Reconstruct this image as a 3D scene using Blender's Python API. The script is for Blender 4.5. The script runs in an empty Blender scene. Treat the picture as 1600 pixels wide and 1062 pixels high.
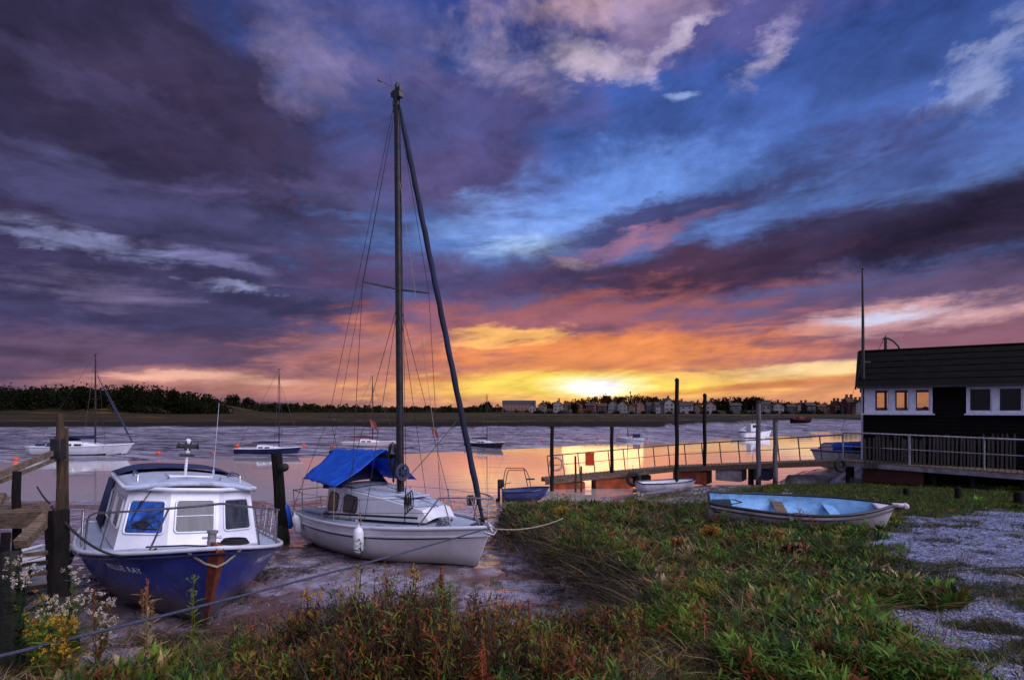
import bpy, bmesh, math, random
import numpy as np
from mathutils import Vector, Matrix, Euler
R = math.radians
rnd = random.Random(7)
nr = np.random.default_rng(11)
SC = bpy.context.scene
COL = SC.collection

# ------------------------------------------------------------------ camera, view
CAMZ, FPX, HOR = 2.8, 889.0, 640.0
cam_d = bpy.data.cameras.new('camera'); cam = bpy.data.objects.new('camera', cam_d); COL.objects.link(cam)
cam.location = (0, 0, CAMZ); cam.rotation_euler = (R(90), 0, 0)
cam_d.sensor_width = 36; cam_d.lens = 20.0; cam_d.shift_y = (HOR-531)/1600
cam_d.clip_start = 0.1; cam_d.clip_end = 6000
SC.camera = cam
SC.view_settings.view_transform = 'Standard'; SC.view_settings.look = 'None'
SC.view_settings.exposure = 0.0; SC.view_settings.gamma = 1.0

def at(px, py, d):
    """world point seen at photo pixel (1600 wide) at distance d in front of the camera"""
    return Vector(((px-800)/FPX*d, d, CAMZ-(py-HOR)/FPX*d))

def lin(c):
    return tuple(((x/255)/12.92 if x/255 <= .04045 else (((x/255)+.055)/1.055)**2.4) for x in c[:3])
def s4(*c): return (*lin(c), 1.0)

# ------------------------------------------------------------------ node expression helper
class NT:
    def __init__(s, tree): s.t = tree; s.n = tree.nodes; s.l = tree.links
    def new(s, kind, **kw):
        n = s.n.new(kind)
        for k, v in kw.items(): setattr(n, k, v)
        return n
    def put(s, sock, v):
        if isinstance(v, bpy.types.NodeSocket): s.l.new(v, sock)
        else: sock.default_value = v
    def m(s, op, *a, clamp=False):
        n = s.new('ShaderNodeMath', operation=op, use_clamp=clamp)
        for i, v in enumerate(a): s.put(n.inputs[i], v)
        return n.outputs[0]
    def add(s, *a):
        r = a[0]
        for b in a[1:]: r = s.m('ADD', r, b)
        return r
    def sub(s, a, b): return s.m('SUBTRACT', a, b)
    def mul(s, a, b): return s.m('MULTIPLY', a, b)
    def div(s, a, b): return s.m('DIVIDE', a, b)
    def sstep(s, x, lo, hi, o0=0.0, o1=1.0):
        n = s.new('ShaderNodeMapRange', interpolation_type='SMOOTHSTEP')
        for i, v in enumerate((x, lo, hi, o0, o1)): s.put(n.inputs[i], v)
        return n.outputs[0]
    def mix(s, f, a, b, mode='MIX'):
        n = s.new('ShaderNodeMix', data_type='RGBA', blend_type=mode)
        s.put(n.inputs[0], f); s.put(n.inputs[6], a); s.put(n.inputs[7], b)
        return n.outputs[2]
    def vec(s, x, y, z=0.0):
        n = s.new('ShaderNodeCombineXYZ')
        for i, v in enumerate((x, y, z)): s.put(n.inputs[i], v)
        return n.outputs[0]
    def noise(s, v, scale=1.0, detail=6.0, rough=.55, dist=0.0, out=0):
        n = s.new('ShaderNodeTexNoise')
        if v is not None: s.put(n.inputs['Vector'], v)
        n.inputs['Scale'].default_value = scale; n.inputs['Detail'].default_value = detail
        n.inputs['Roughness'].default_value = rough; n.inputs['Distortion'].default_value = dist
        return n.outputs[out]
    def ramp(s, f, stops, interp='LINEAR'):
        n = s.new('ShaderNodeValToRGB'); cr = n.color_ramp; cr.interpolation = interp
        while len(cr.elements) > 1: cr.elements.remove(cr.elements[-1])
        cr.elements[0].position = stops[0][0]; cr.elements[0].color = stops[0][1]
        for p, c in stops[1:]:
            e = cr.elements.new(p); e.color = c
        s.put(n.inputs[0], f)
        return n.outputs[0]
    def blob(s, az, el, a0, e0, ra, re, tilt=0.0):
        """soft elliptical patch of sky round a compass direction and elevation"""
        da = s.sub(az, a0); de = s.sub(el, e0)
        c, sn = math.cos(R(tilt)), math.sin(R(tilt))
        u = s.add(s.mul(da, c), s.mul(de, sn)); v = s.sub(s.mul(de, c), s.mul(da, sn))
        q = s.add(s.m('POWER', s.m('ABSOLUTE', s.div(u, ra)), 2.0), s.m('POWER', s.m('ABSOLUTE', s.div(v, re)), 2.0))
        return s.m('EXPONENT', s.mul(q, -1.0))

# ------------------------------------------------------------------ world: sunset sky with broken cloud
SUN_AZ, SUN_EL = 9.0, 4.2
W = bpy.data.worlds.new('World'); SC.world = W; W.use_nodes = True
T = NT(W.node_tree); T.n.clear()
def build_world():
    geo = T.new('ShaderNodeTexCoord').outputs['Generated']
    sp = T.new('ShaderNodeSeparateXYZ'); T.l.new(geo, sp.inputs[0]); x, y, z = sp.outputs
    az = T.mul(T.m('ARCTAN2', x, y), 57.2958)
    el = T.mul(T.m('ARCSINE', z), 57.2958)
    zz = T.add(T.m('MAXIMUM', z, 0.0), .22)
    px = T.div(x, zz); py = T.div(y, zz)
    hi = T.sstep(el, 13.0, 27.0)
    # puffy cloud texture seen in perspective overhead; long streaks lower down
    puff = T.noise(T.vec(px, T.mul(py, .9), 7.3), 3.4, 7, .62, .35)
    puff2 = T.noise(T.vec(px, py, 3.3), 1.1, 5, .55, .3)
    ev = T.add(el, T.mul(az, -.12))
    strk = T.noise(T.vec(T.mul(az, .075), T.mul(ev, .34), 2.0), 1.5, 7, .62, .55)
    strk2 = T.noise(T.vec(T.mul(az, .05), T.mul(el, .42), 8.0), 2.4, 6, .6, .35)
    tex = T.mix(hi, T.add(T.mul(strk, .6), T.mul(strk2, .4)), puff)
    sep = T.new('ShaderNodeSeparateColor'); T.l.new(T.noise(T.vec(T.mul(az, .05), T.mul(el, .10), 5.0), 1.6, 7, .66, .3, out=1), sep.inputs[0])
    sep2 = T.new('ShaderNodeSeparateColor'); T.l.new(T.noise(T.vec(T.mul(px, 1.0), T.mul(py, 1.0), 1.0), 2.2, 7, .68, .2, out=1), sep2.inputs[0])
    wa = T.add(T.mul(T.sub(sep.outputs[0], .5), 16.0), T.mul(T.mul(T.sub(sep2.outputs[0], .5), 10.0), hi))
    we = T.add(T.mul(T.sub(sep.outputs[1], .5), T.sstep(el, 0, 14, 1.6, 6.5)), T.mul(T.mul(T.sub(sep2.outputs[1], .5), 7.0), hi))
    pos = T.vec(T.add(az, wa), T.add(el, we), 0.0)
    pos0 = T.vec(T.add(az, T.mul(wa, .4)), T.add(el, T.mul(we, .3)), 0.0)
    S = lambda *c: s4(*c)
    e = T.div(el, 45.0)
    col = T.ramp(e, [(0, S(206,136,104)), (.08, S(186,120,112)), (.17, S(120,104,150)), (.28, S(92,122,200)), (.38, S(98,136,214)),
                     (.5, S(74,108,190)), (.66, S(52,82,160)), (.8, S(42,64,138)), (1, S(34,50,116))])
    tc = T.sub(tex, .5)
    tcs = {k: T.mul(tc, k) for k in (0.6, 1.2, 2.0, 3.0)}
    def L(X, Y, rx, ry, tilt, c, k=1.2, op=1.0, lo=.10, hi_=.75, warp=True, mul=1.0):
        """a patch of sky whose middle stands in the direction of photo point X,Y"""
        nonlocal col
        a0 = math.atan((X-800)/FPX); e0 = math.atan((HOR-Y)/FPX*math.cos(a0))
        ra = math.degrees(rx*1.7/FPX*math.cos(a0)**2); re = math.degrees(ry*1.7/FPX*math.cos(a0)*math.cos(e0)**2)
        mp = T.new('ShaderNodeMapping', vector_type='TEXTURE'); T.l.new(pos if warp else pos0, mp.inputs[0])
        mp.inputs[1].default_value = (math.degrees(a0), math.degrees(e0), 0); mp.inputs[2].default_value = (0, 0, R(tilt)); mp.inputs[3].default_value = (ra, re, 1)
        g = T.new('ShaderNodeTexGradient', gradient_type='SPHERICAL'); T.l.new(mp.outputs[0], g.inputs[0])
        v = T.add(g.outputs[1], tcs[k]) if k else g.outputs[1]
        if k:      # keep the patch where it is: no texture far outside it
            v = T.mul(v, T.sstep(g.outputs[1], 0.0, .22))
        f = T.sstep(v, lo, hi_, 0.0, op)
        cc = S(*c); cc = (cc[0]*mul, cc[1]*mul, cc[2]*mul, 1)
        col = T.mix(f, col, cc)
    # cloud mass on the left
    L(-60, 300, 800, 430, 0, (62, 56, 94), 1.2, hi_=.55)
    L(720, 190, 150, 90, 0, (82, 76, 130), 1.2, .9)
    L(120, 120, 400, 190, -10, (44, 40, 66), 2.0, .8, hi_=.9)
    L(430, 245, 300, 80, -6, (64, 54, 86), 2.0, .8, hi_=.9)
    L(250, 335, 330, 50, -4, (78, 76, 122), 2.0, .8)
    L(640, 230, 90, 70, 0, (76, 80, 138), 1.2, .7)
    L(740, 285, 150, 50, 0, (92, 78, 128), 1.2, .8)
    L(250, 470, 420, 50, 0, (70, 66, 106), 1.2, .8)
    L(110, 370, 150, 20, -8, (160, 166, 220), 3.0, .62, hi_=1.0)
    L(200, 170, 260, 16, -14, (70, 64, 102), 3.0, .6, hi_=1.1)
    L(90, 250, 200, 14, -6, (74, 72, 112), 3.0, .6, hi_=1.1)
    L(480, 300, 220, 14, 4, (96, 86, 134), 3.0, .6, hi_=1.1)
    L(560, 400, 150, 18, 0, (100, 84, 124), 3.0, .6, hi_=1.1)
    L(340, 412, 150, 16, -6, (140, 138, 194), 3.0, .6, hi_=1.0)
    L(130, 460, 150, 26, -4, (138, 122, 162), 3.0, .5, hi_=1.0)
    L(370, 452, 80, 9, 0, (170, 176, 226), 3.0, .75, hi_=1.0)
    L(450, 482, 110, 14, -4, (52, 50, 84), 1.2, .8)
    L(40, 330, 90, 12, -8, (60, 46, 78), 1.2, .7)
    # broken white cloud along the top
    L(1120, 10, 330, 60, 0, (88, 82, 142), 2.0, .8)
    L(640, 60, 230, 70, 0, (108, 100, 148), 3.0, .6, hi_=1.2)
    L(470, 100, 70, 60, -40, (132, 122, 166), 3.0, .55, hi_=1.2)
    L(770, 90, 90, 55, -20, (176, 160, 198), 3.0, .85, hi_=1.25)
    L(930, 10, 170, 36, 0, (204, 168, 184), 3.0, .8, hi_=1.05)
    L(1000, 50, 90, 60, 20, (140, 124, 168), 3.0, .8, hi_=1.05)
    L(910, 98, 90, 30, -15, (206, 188, 212), 3.0, .9, hi_=1.25)
    L(1065, 50, 50, 20, 20, (200, 184, 210), 3.0, .85, hi_=1.3)
    L(1185, 88, 75, 28, 32, (192, 178, 212), 3.0, .95, hi_=1.3)
    L(1558, 62, 80, 26, 42, (146, 160, 214), 3.0, .85, hi_=1.05)
    L(1535, 130, 80, 22, 30, (150, 164, 216), 3.0, .85, hi_=1.05)
    L(1060, 150, 26, 7, 0, (150, 178, 236), .6, .9, warp=False)
    # bright blue opening
    L(960, 310, 170, 70, 10, (104, 148, 232), 2.0, .8)
    L(810, 370, 140, 50, 0, (124, 160, 232), 3.0, .9, hi_=1.05)
    L(815, 388, 70, 24, 0, (172, 204, 250), 3.0, .95, hi_=1.05)
    L(1380, 270, 330, 42, 12, (62, 76, 138), 3.0, .8, hi_=1.0)
    # dark ridge of cloud on the right
    L(1080, 330, 260, 34, 12, (62, 58, 104), 2.0, .9)
    L(1290, 385, 500, 52, 7, (54, 42, 70), 1.2, .95)
    L(1540, 350, 260, 50, 8, (33, 26, 46), 1.2, .9)
    L(1700, 400, 300, 120, 0, (60, 48, 76), 1.2, .8)
    L(960, 390, 170, 12, 15, (170, 116, 146), 3.0, .7, hi_=1.0)
    L(880, 420, 34, 9, 0, (226, 196, 214), 3.0, .8)
    L(1010, 428, 230, 32, 2, (78, 52, 78), 1.2, .9)
    L(680, 440, 220, 36, 0, (88, 66, 106), 1.2, .8)
    L(1450, 455, 400, 42, 0, (98, 78, 112), 1.2, .85)
    L(1380, 525, 380, 44, 0, (134, 86, 104), 1.2, .85)
    L(1420, 492, 170, 22, 4, (206, 156, 160), 2.0, .8)
    L(1400, 490, 90, 10, 2, (206, 208, 236), 2.0, .9, hi_=1.05)
    # warmth low down
    L(300, 560, 420, 34, 0, (106, 80, 110), 1.2, .85)
    L(60, 590, 260, 26, 0, (98, 74, 104), 1.2, .85)
    L(430, 602, 260, 20, 0, (208, 134, 118), 1.2, .8)
    L(330, 592, 120, 7, 0, (236, 176, 150), 2.0, .7)
    L(860, 508, 310, 44, 4, (166, 92, 90), 2.0, .8)
    L(680, 560, 240, 42, 0, (192, 116, 102), 2.0, .85)
    L(950, 554, 270, 36, 2, (220, 120, 72), 2.0, .9)
    L(1290, 610, 320, 22, 0, (228, 146, 88), 1.2, .95)
    L(930, 560, 190, 36, 0, (238, 138, 62), 2.0, .85)
    L(800, 524, 90, 13, 0, (248, 180, 92), 3.0, .9)
    L(640, 606, 150, 15, 0, (230, 150, 92), 2.0, .85)
    L(890, 604, 270, 24, 0, (252, 188, 70), 2.0, .92, warp=False)
    L(1190, 588, 260, 12, 2, (246, 184, 92), 3.0, .9, warp=False)
    L(1280, 577, 130, 9, 3, (252, 214, 150), 2.0, .85, warp=False)
    L(1150, 606, 200, 5, 4, (214, 116, 50), .6, .8, warp=False)
    L(700, 590, 140, 5, 2, (214, 110, 60), 1.2, .6)
    L(920, 600, 170, 17, 0, (255, 222, 60), 1.2, .95, warp=False, mul=1.05)
    L(935, 603, 78, 15, 0, (255, 238, 176), 1.2, .95, warp=False, mul=1.15)
    L(932, 606, 42, 11, 0, (248, 246, 250), .6, 1.0, warp=False, mul=1.3)
    # grain of the cloud everywhere
    mot = T.noise(T.vec(px, T.mul(py, .8), 31.0), 7.0, 5, .62, .5)
    broad = T.noise(T.vec(T.mul(az, .07), T.mul(ev, .17), 14.0), 1.7, 6, .6, .6)
    gm = T.add(T.sstep(el, 5, 14, 1.0, .93), T.mul(tc, 1.35), T.mul(T.sub(puff2, .5), .35), T.mul(T.mul(T.sub(mot, .5), .9), T.sstep(el, 8, 20)), T.mul(T.sub(broad, .5), 1.0))
    grey = T.new('ShaderNodeHueSaturation'); T.put(grey.inputs['Saturation'], T.sstep(el, 3, 9, .92, .96)); T.put(grey.inputs['Color'], col); col = grey.outputs[0]
    col = T.mix(1.0, col, T.vec(gm, gm, gm), 'MULTIPLY')
    # the sky overhead and behind the viewer: even fill tone, with an unseen bright patch added high on the right for light
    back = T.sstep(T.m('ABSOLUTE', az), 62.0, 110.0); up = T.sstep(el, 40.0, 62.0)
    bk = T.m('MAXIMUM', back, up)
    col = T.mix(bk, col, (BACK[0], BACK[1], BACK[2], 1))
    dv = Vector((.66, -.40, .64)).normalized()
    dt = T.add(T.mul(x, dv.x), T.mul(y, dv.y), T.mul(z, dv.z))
    col = T.mix(T.sstep(dt, .84, .93), col, (FILL_PATCH[0], FILL_PATCH[1], FILL_PATCH[2], 1))
    below = T.sstep(el, -2.0, -.2)
    col = T.mix(below, (.10, .08, .09, 1), col)
    bg = T.new('ShaderNodeBackground'); T.l.new(col, bg.inputs[0]); bg.inputs[1].default_value = 1.0
    out = T.new('ShaderNodeOutputWorld'); T.l.new(bg.outputs[0], out.inputs[0])
BACK = (.50, .48, .72); FILL_PATCH = (6.6, 6.3, 7.8)
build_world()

sun_d = bpy.data.lights.new('sun', 'SUN'); sun = bpy.data.objects.new('sun', sun_d); COL.objects.link(sun)
sun_d.energy = .02; sun_d.angle = R(8); sun_d.color = (1.0, .56, .26)
sv = Vector((math.sin(R(SUN_AZ))*math.cos(R(SUN_EL)), math.cos(R(SUN_AZ))*math.cos(R(SUN_EL)), math.sin(R(SUN_EL))))
sun.rotation_euler = sv.to_track_quat('Z', 'Y').to_euler()
# ------------------------------------------------------------------ mesh helpers
class MB:
    def __init__(s): s.v = []; s.f = []; s.mi = []; s.cur = 0
    def raw(s, vs, fs):
        o = len(s.v); s.v += [tuple(p) for p in vs]
        for f in fs: s.f.append(tuple(i+o for i in f)); s.mi.append(s.cur)
        return s
    def box(s, c, d, rot=None):
        c = Vector(c); h = Vector(d)/2
        vs = []
        for sx, sy, sz in ((-1,-1,-1),(1,-1,-1),(1,1,-1),(-1,1,-1),(-1,-1,1),(1,-1,1),(1,1,1),(-1,1,1)):
            p = Vector((sx*h.x, sy*h.y, sz*h.z))
            if rot is not None: p = rot @ p
            vs.append(c+p)
        return s.raw(vs, [(0,3,2,1),(4,5,6,7),(0,1,5,4),(1,2,6,5),(2,3,7,6),(3,0,4,7)])
    def beam(s, p, q, w, h, up=(0,0,1), w2=None, h2=None):
        p = Vector(p); q = Vector(q); d = (q-p).normalized(); u = Vector(up)
        if abs(d.dot(u)) > .98: u = Vector((1,0,0))
        sx = d.cross(u).normalized(); sz = sx.cross(d).normalized()
        vs = []
        for c, a, b in ((p, w, h), (q, w2 or w, h2 or h)):
            for i, j in ((-1,-1),(1,-1),(1,1),(-1,1)): vs.append(c + sx*(i*a/2) + sz*(j*b/2))
        return s.raw(vs, [(0,1,2,3),(7,6,5,4),(0,4,5,1),(1,5,6,2),(2,6,7,3),(3,7,4,0)])
    def tube(s, pts, r, n=8, closed=False, caps=True):
        pts = [Vector(p) for p in pts]; k = len(pts)
        rs = r if isinstance(r, (list, tuple)) else [r]*k
        vs = []; prev = None
        for i, p in enumerate(pts):
            if closed: d = pts[(i+1) % k]-pts[i-1]
            else: d = pts[min(i+1, k-1)]-pts[max(i-1, 0)]
            d = d.normalized() if d.length > 1e-9 else Vector((0,0,1))
            if prev is None:
                a = Vector((0,0,1)) if abs(d.z) < .9 else Vector((1,0,0))
                u = d.cross(a).normalized()
            else:
                u = prev - d*prev.dot(d); u = u.normalized() if u.length > 1e-6 else d.orthogonal().normalized()
            prev = u; w = d.cross(u)
            for j in range(n):
                t = 2*math.pi*j/n; vs.append(p + (u*math.cos(t)+w*math.sin(t))*rs[i])
        fs = []
        for i in range(k if closed else k-1):
            i2 = (i+1) % k
            for j in range(n): fs.append((i*n+j, i*n+(j+1) % n, i2*n+(j+1) % n, i2*n+j))
        if caps and not closed: fs += [tuple(reversed(range(n))), tuple(range((k-1)*n, k*n))]
        return s.raw(vs, fs)
    def lathe(s, prof, c=(0,0,0), n=16, M=None):
        """prof: (radius, height) pairs about the local z axis"""
        c = Vector(c); vs = []
        for r, z in prof:
            for j in range(n):
                t = 2*math.pi*j/n; p = Vector((r*math.cos(t), r*math.sin(t), z))
                if M is not None: p = M @ p
                vs.append(c+p)
        fs = []
        for i in range(len(prof)-1):
            for j in range(n): fs.append((i*n+j, i*n+(j+1) % n, (i+1)*n+(j+1) % n, (i+1)*n+j))
        fs += [tuple(reversed(range(n))), tuple(range((len(prof)-1)*n, len(prof)*n))]
        return s.raw(vs, fs)
    def grid(s, fn, nu, nv, flip=False):
        vs = [fn(i/nu, j/nv) for j in range(nv+1) for i in range(nu+1)]
        fs = []
        for j in range(nv):
            for i in range(nu):
                a = j*(nu+1)+i; q = (a, a+1, a+nu+2, a+nu+1)
                fs.append(q[::-1] if flip else q)
        return s.raw(vs, fs)
    def prism(s, poly, ext):
        """flat polygon (3-D points) given thickness along ext"""
        n = len(poly); e = Vector(ext); P = [Vector(p) for p in poly]
        return s.raw(P+[p+e for p in P], [tuple(reversed(range(n))), tuple(range(n, 2*n))]+[(i, (i+1) % n, (i+1) % n+n, i+n) for i in range(n)])
    def build(s, name, mats, parent=None, smooth=35, bevel=0.0, solid=0.0, fix=True):
        me = bpy.data.meshes.new(name); me.from_pydata(s.v, [], s.f)
        for m_ in (mats if isinstance(mats, (list, tuple)) else [mats]): me.materials.append(m_)
        if any(s.mi): me.polygons.foreach_set('material_index', s.mi)
        if fix:
            bm = bmesh.new(); bm.from_mesh(me); bmesh.ops.recalc_face_normals(bm, faces=bm.faces); bm.to_mesh(me); bm.free()
        if smooth:
            me.polygons.foreach_set('use_smooth', [True]*len(me.polygons)); me.set_sharp_from_angle(angle=R(smooth))
        o = bpy.data.objects.new(name, me); COL.objects.link(o)
        if parent: o.parent = parent
        if solid:
            m_ = o.modifiers.new('thick', 'SOLIDIFY'); m_.thickness = solid; m_.offset = 0
        if bevel:
            m_ = o.modifiers.new('bevel', 'BEVEL'); m_.width = bevel; m_.segments = 2; m_.limit_method = 'ANGLE'; m_.angle_limit = R(40)
        return o

def np_mesh(name, verts, faces, mats, mi=None, smooth=False, attrs=None):
    """fast mesh from numpy: faces (n,4) or (n,3)"""
    me = bpy.data.meshes.new(name); k = faces.shape[1]; nf = len(faces)
    me.vertices.add(len(verts)); me.vertices.foreach_set('co', verts.astype(np.float32).ravel())
    me.loops.add(nf*k); me.loops.foreach_set('vertex_index', faces.astype(np.int32).ravel())
    me.polygons.add(nf); me.polygons.foreach_set('loop_start', np.arange(0, nf*k, k, dtype=np.int32))
    for m_ in (mats if isinstance(mats, (list, tuple)) else [mats]): me.materials.append(m_)
    if mi is not None: me.polygons.foreach_set('material_index', mi.astype(np.int32))
    if smooth: me.polygons.foreach_set('use_smooth', np.ones(nf, dtype=bool))
    me.update(calc_edges=True)
    if attrs:
        for an, av in attrs.items():
            a_ = me.attributes.new(an, 'FLOAT', 'POINT'); a_.data.foreach_set('value', av.astype(np.float32))
    o = bpy.data.objects.new(name, me); COL.objects.link(o)
    return o

def tag(o, label=None, cat=None, group=None, kind=None):
    if label: o['label'] = label
    if cat: o['category'] = cat
    if group: o['group'] = group
    if kind: o['kind'] = kind
    return o
def thing(name, label, cat, loc=(0,0,0), rot=(0,0,0), group=None):
    o = bpy.data.objects.new(name, None); COL.objects.link(o); o.empty_display_size = .2
    o.location = loc; o.rotation_euler = rot
    return tag(o, label, cat, group)
def copy_tree(o, parent=None):
    kids = list(o.children)
    c = o.copy(); COL.objects.link(c); c.parent = parent
    for k in kids: copy_tree(k, c)
    return c

# ------------------------------------------------------------------ materials
def mat(name, c1, c2=None, scale=6.0, rough=.6, metal=0.0, bump=0.0, bscale=None, dirt=None, dscale=2.0, dlo=.5, dhi=.7, spec=.3,
        stretch=None, rvar=0.0, coat=0.0, alpha=None, transl=0.0):
    """two-tone procedural material: fine mottling c1/c2, larger patches of dirt, bump; colours are real-world base colours in 0-255 sRGB"""
    m = bpy.data.materials.new(name); m.use_nodes = True; t = NT(m.node_tree); t.n.clear()
    co = t.new('ShaderNodeTexCoord').outputs['Object']
    if stretch:
        mp = t.new('ShaderNodeMapping'); t.l.new(co, mp.inputs[0]); mp.inputs['Scale'].default_value = stretch; co = mp.outputs[0]
    a = s4(*c1); col = a
    f = t.noise(co, scale, 6, .6)
    if c2: col = t.mix(t.sstep(f, .35, .65), a, s4(*c2))
    if dirt:
        g = t.noise(co, dscale, 8, .65, .3)
        col = t.mix(t.sstep(g, dlo, dhi), col, s4(*dirt))
    b = t.new('ShaderNodeBsdfPrincipled'); t.put(b.inputs['Base Color'], col)
    b.inputs['Metallic'].default_value = metal; b.inputs['Specular IOR Level'].default_value = spec
    if rvar: t.put(b.inputs['Roughness'], t.sstep(f, .3, .7, max(.03, rough-rvar), min(1, rough+rvar)))
    else: b.inputs['Roughness'].default_value = rough
    if coat: b.inputs['Coat Weight'].default_value = coat
    if bump:
        bn = t.new('ShaderNodeBump'); bn.inputs['Strength'].default_value = bump; bn.inputs['Distance'].default_value = .02
        t.put(bn.inputs['Height'], t.noise(co, bscale or scale*4, 6, .6)); t.l.new(bn.outputs[0], b.inputs['Normal'])
    sh = b.outputs[0]
    if transl:
        tr = t.new('ShaderNodeBsdfTranslucent'); t.put(tr.inputs[0], col)
        mx = t.new('ShaderNodeMixShader'); mx.inputs[0].default_value = transl
        t.l.new(sh, mx.inputs[1]); t.l.new(tr.outputs[0], mx.inputs[2]); sh = mx.outputs[0]
    out = t.new('ShaderNodeOutputMaterial'); t.l.new(sh, out.inputs[0])
    return m

# ------------------------------------------------------------------ numpy noise
_perm = nr.permutation(4096)
def vnoise(x, y, seed=0):
    xi = np.floor(x).astype(int); yi = np.floor(y).astype(int); xf = x-xi; yf = y-yi
    u = xf*xf*(3-2*xf); v = yf*yf*(3-2*yf)
    def h(a, b): return _perm[(_perm[(a+seed*57) & 4095]+b) & 4095]/4095.0
    return (h(xi, yi)*(1-u)+h(xi+1, yi)*u)*(1-v)+(h(xi, yi+1)*(1-u)+h(xi+1, yi+1)*u)*v
def fbm(x, y, o=5, seed=0, g=.5):
    s = 0; a = 1; t = 0
    for i in range(o):
        s = s+a*vnoise(x*2**i, y*2**i, seed+i*7); t += a; a *= g
    return s/t-.5
def sst(x, a, b):
    t = np.clip((x-a)/(b-a), 0, 1); return t*t*(3-2*t)
# ------------------------------------------------------------------ the lie of the land
WATER = -.85
def far_edge(x):      # where the far mud rises out of the river
    return np.interp(x, [-60, -30, -12, 2, 15, 30, 60], [38, 40, 45, 54, 64, 76, 84])
def far_top(x):       # top of the far mud, foot of the saltings
    return np.interp(x, [-200, 22, 40, 62, 120], [82, 82, 100, 130, 138])
BKX = np.array([-40, -3.6, -3.0, -1.6, 0.0, .7, 1.0]); 
def bank_mask(x, y):
    wob = fbm(x*.9, y*.9, 4, 3)*.9
    # the wide bank on the right
    xl = np.interp(y, [0, 4.2, 4.7, 5.3, 6.2, 7.4, 8.6, 10, 12, 14, 15.5, 17], [-6, -2.5, .1, 1.0, 1.4, 1.4, .95, .5, .1, -.35, -.3, .9])
    m1 = sst(x-xl+wob*.5, -.25, .35)*sst(16.6-y+wob+np.clip((x-5)*1.2, 0, 6), -.4, .8)
    # the near bank along the bottom of the picture, its edge running up to the left of centre
    yt = np.interp(x, [-9, -4.2, -3.4, -2.6, -1.8, 0, 1.0], [6.2, 5.5, 4.1, 4.7, 5.1, 4.9, 4.7])
    m2 = sst(yt-y+wob*.5, -.2, .35)
    return np.clip(np.maximum(m1, m2), 0, 1)
def mud_height(y):
    return np.interp(y, [0, 4, 7, 10, 14.5, 20, 24, 28, 34], [.35, .3, .12, .0, -.5, -.72, -.9, -1.5, -1.9])
def bank_height(y):
    return np.interp(y, [0, 4, 6, 8, 12, 17, 22, 27, 32], [.95, .85, .68, .58, .36, .1, -.05, -.35, -.7])
def height(x, y, detail=True):
    x = np.asarray(x, float); y = np.asarray(y, float)
    near = mud_height(y)
    near = near + np.where(x > 3, sst(x, 3, 9)*.55*sst(y, 14, 19), 0)*(1-sst(y, 27, 34))
    near = near+.85*sst(x, 12.6, 15)*sst(y, 21.5, 24)*(1-sst(y, 28.5, 31))
    B = bank_mask(x, y)
    h = near+B*(np.maximum(bank_height(y), near)-near)
    Fe = far_edge(x); Ft = far_top(x)
    t = np.clip((y-Fe)/(Ft-Fe), -1, 1)
    far = np.where(t < 0, -.85+t*1.5, -.85+t*1.1)
    # back channel through the flats on the right
    far = far-.75*np.exp(-((y-94)/7.0)**2)*sst(x, 36, 44)-.1*np.exp(-((y-62)/3.0)**2)
    top = np.interp(y-Ft, [0, 1.0, 3, 60, 230, 400, 700, 3000], [.25, .75, .95, 1.1, 1.5, 3.0, 6, 9])
    far = np.where(y > Ft, top, far)
    far = far+5.5*sst(-x, 122, 150)*sst(y, 190, 225)*(1-sst(y, 270, 330))
    h = np.where(y > 31, np.maximum(far, -1.9), np.maximum(h, -1.9))
    if detail:
        n1 = fbm(x*1.3, y*1.3, 5, 11); n2 = fbm(x*6, y*4, 4, 23)
        nm = (1-B)
        h = h+np.where(y < 31, (n1*.13*(.5+.5*B)+n2*.05*(.7+.3*B))+nm*(-.05*np.exp(-(fbm(x*.8, y*.8, 3, 31)/.02)**2)), 0)
        fm = (y > 38) & (y < 140)
        h = h+np.where(fm, (fbm(x*.35, y*.16, 5, 41)*.34+fbm(x*1.5, y*.6, 3, 47)*.12)*np.clip((y-Fe)/6, 0, 1), 0)
    return h
def hz(x, y): return float(height(np.array([x]), np.array([y]))[0])

def axis_pts(lo, hi, step, end_lo, end_hi, g=1.09):
    a = list(np.arange(lo, hi, step)); s_ = step; v = lo
    left = []
    while v > end_lo: s_ *= g; v -= s_; left.append(v)
    s_ = step; v = a[-1]; right = []
    while v < end_hi: s_ *= g; v += s_; right.append(v)
    return np.array(left[::-1]+a+right)
gx = axis_pts(-8.5, 11.5, .065, -3500, 3500, 1.07); gy = axis_pts(2.6, 17.5, .065, -40, 4000, 1.018)
GX, GY = np.meshgrid(gx, gy); gxf, gyf = GX.ravel(), GY.ravel()
H = height(gxf, gyf)
nx, ny = len(gx), len(gy)
ii = (np.arange(ny-1)[:, None]*nx+np.arange(nx-1)[None, :]).ravel()
gfaces = np.stack([ii, ii+1, ii+nx+1, ii+nx], 1)
Bm = bank_mask(gxf, gyf)*(gyf < 31)
Ftv = far_top(gxf)
grassy = np.clip(np.where(gyf > Ftv+.3, 1.0, 0)+Bm, 0, 1)
# bare wet patches in the bank on the right
def bare(x, y):
    q = x-np.interp(y, [0, 4, 5.5, 8, 10.5, 12.5, 14], [2.5, 2.5, 3.5, 5.4, 6.5, 8.5, 10.5])
    return sst(q+fbm(x*1.1, y*1.6, 5, 61)*2.8, -.3, .5)*sst(14.3-y+fbm(x, y, 3, 5)*2, -.4, .8)
Bare = bare(gxf, gyf)*(gyf < 20)
flat_mud = sst(gyf, 30, 40)*(gyf <= Ftv+.3)

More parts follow.
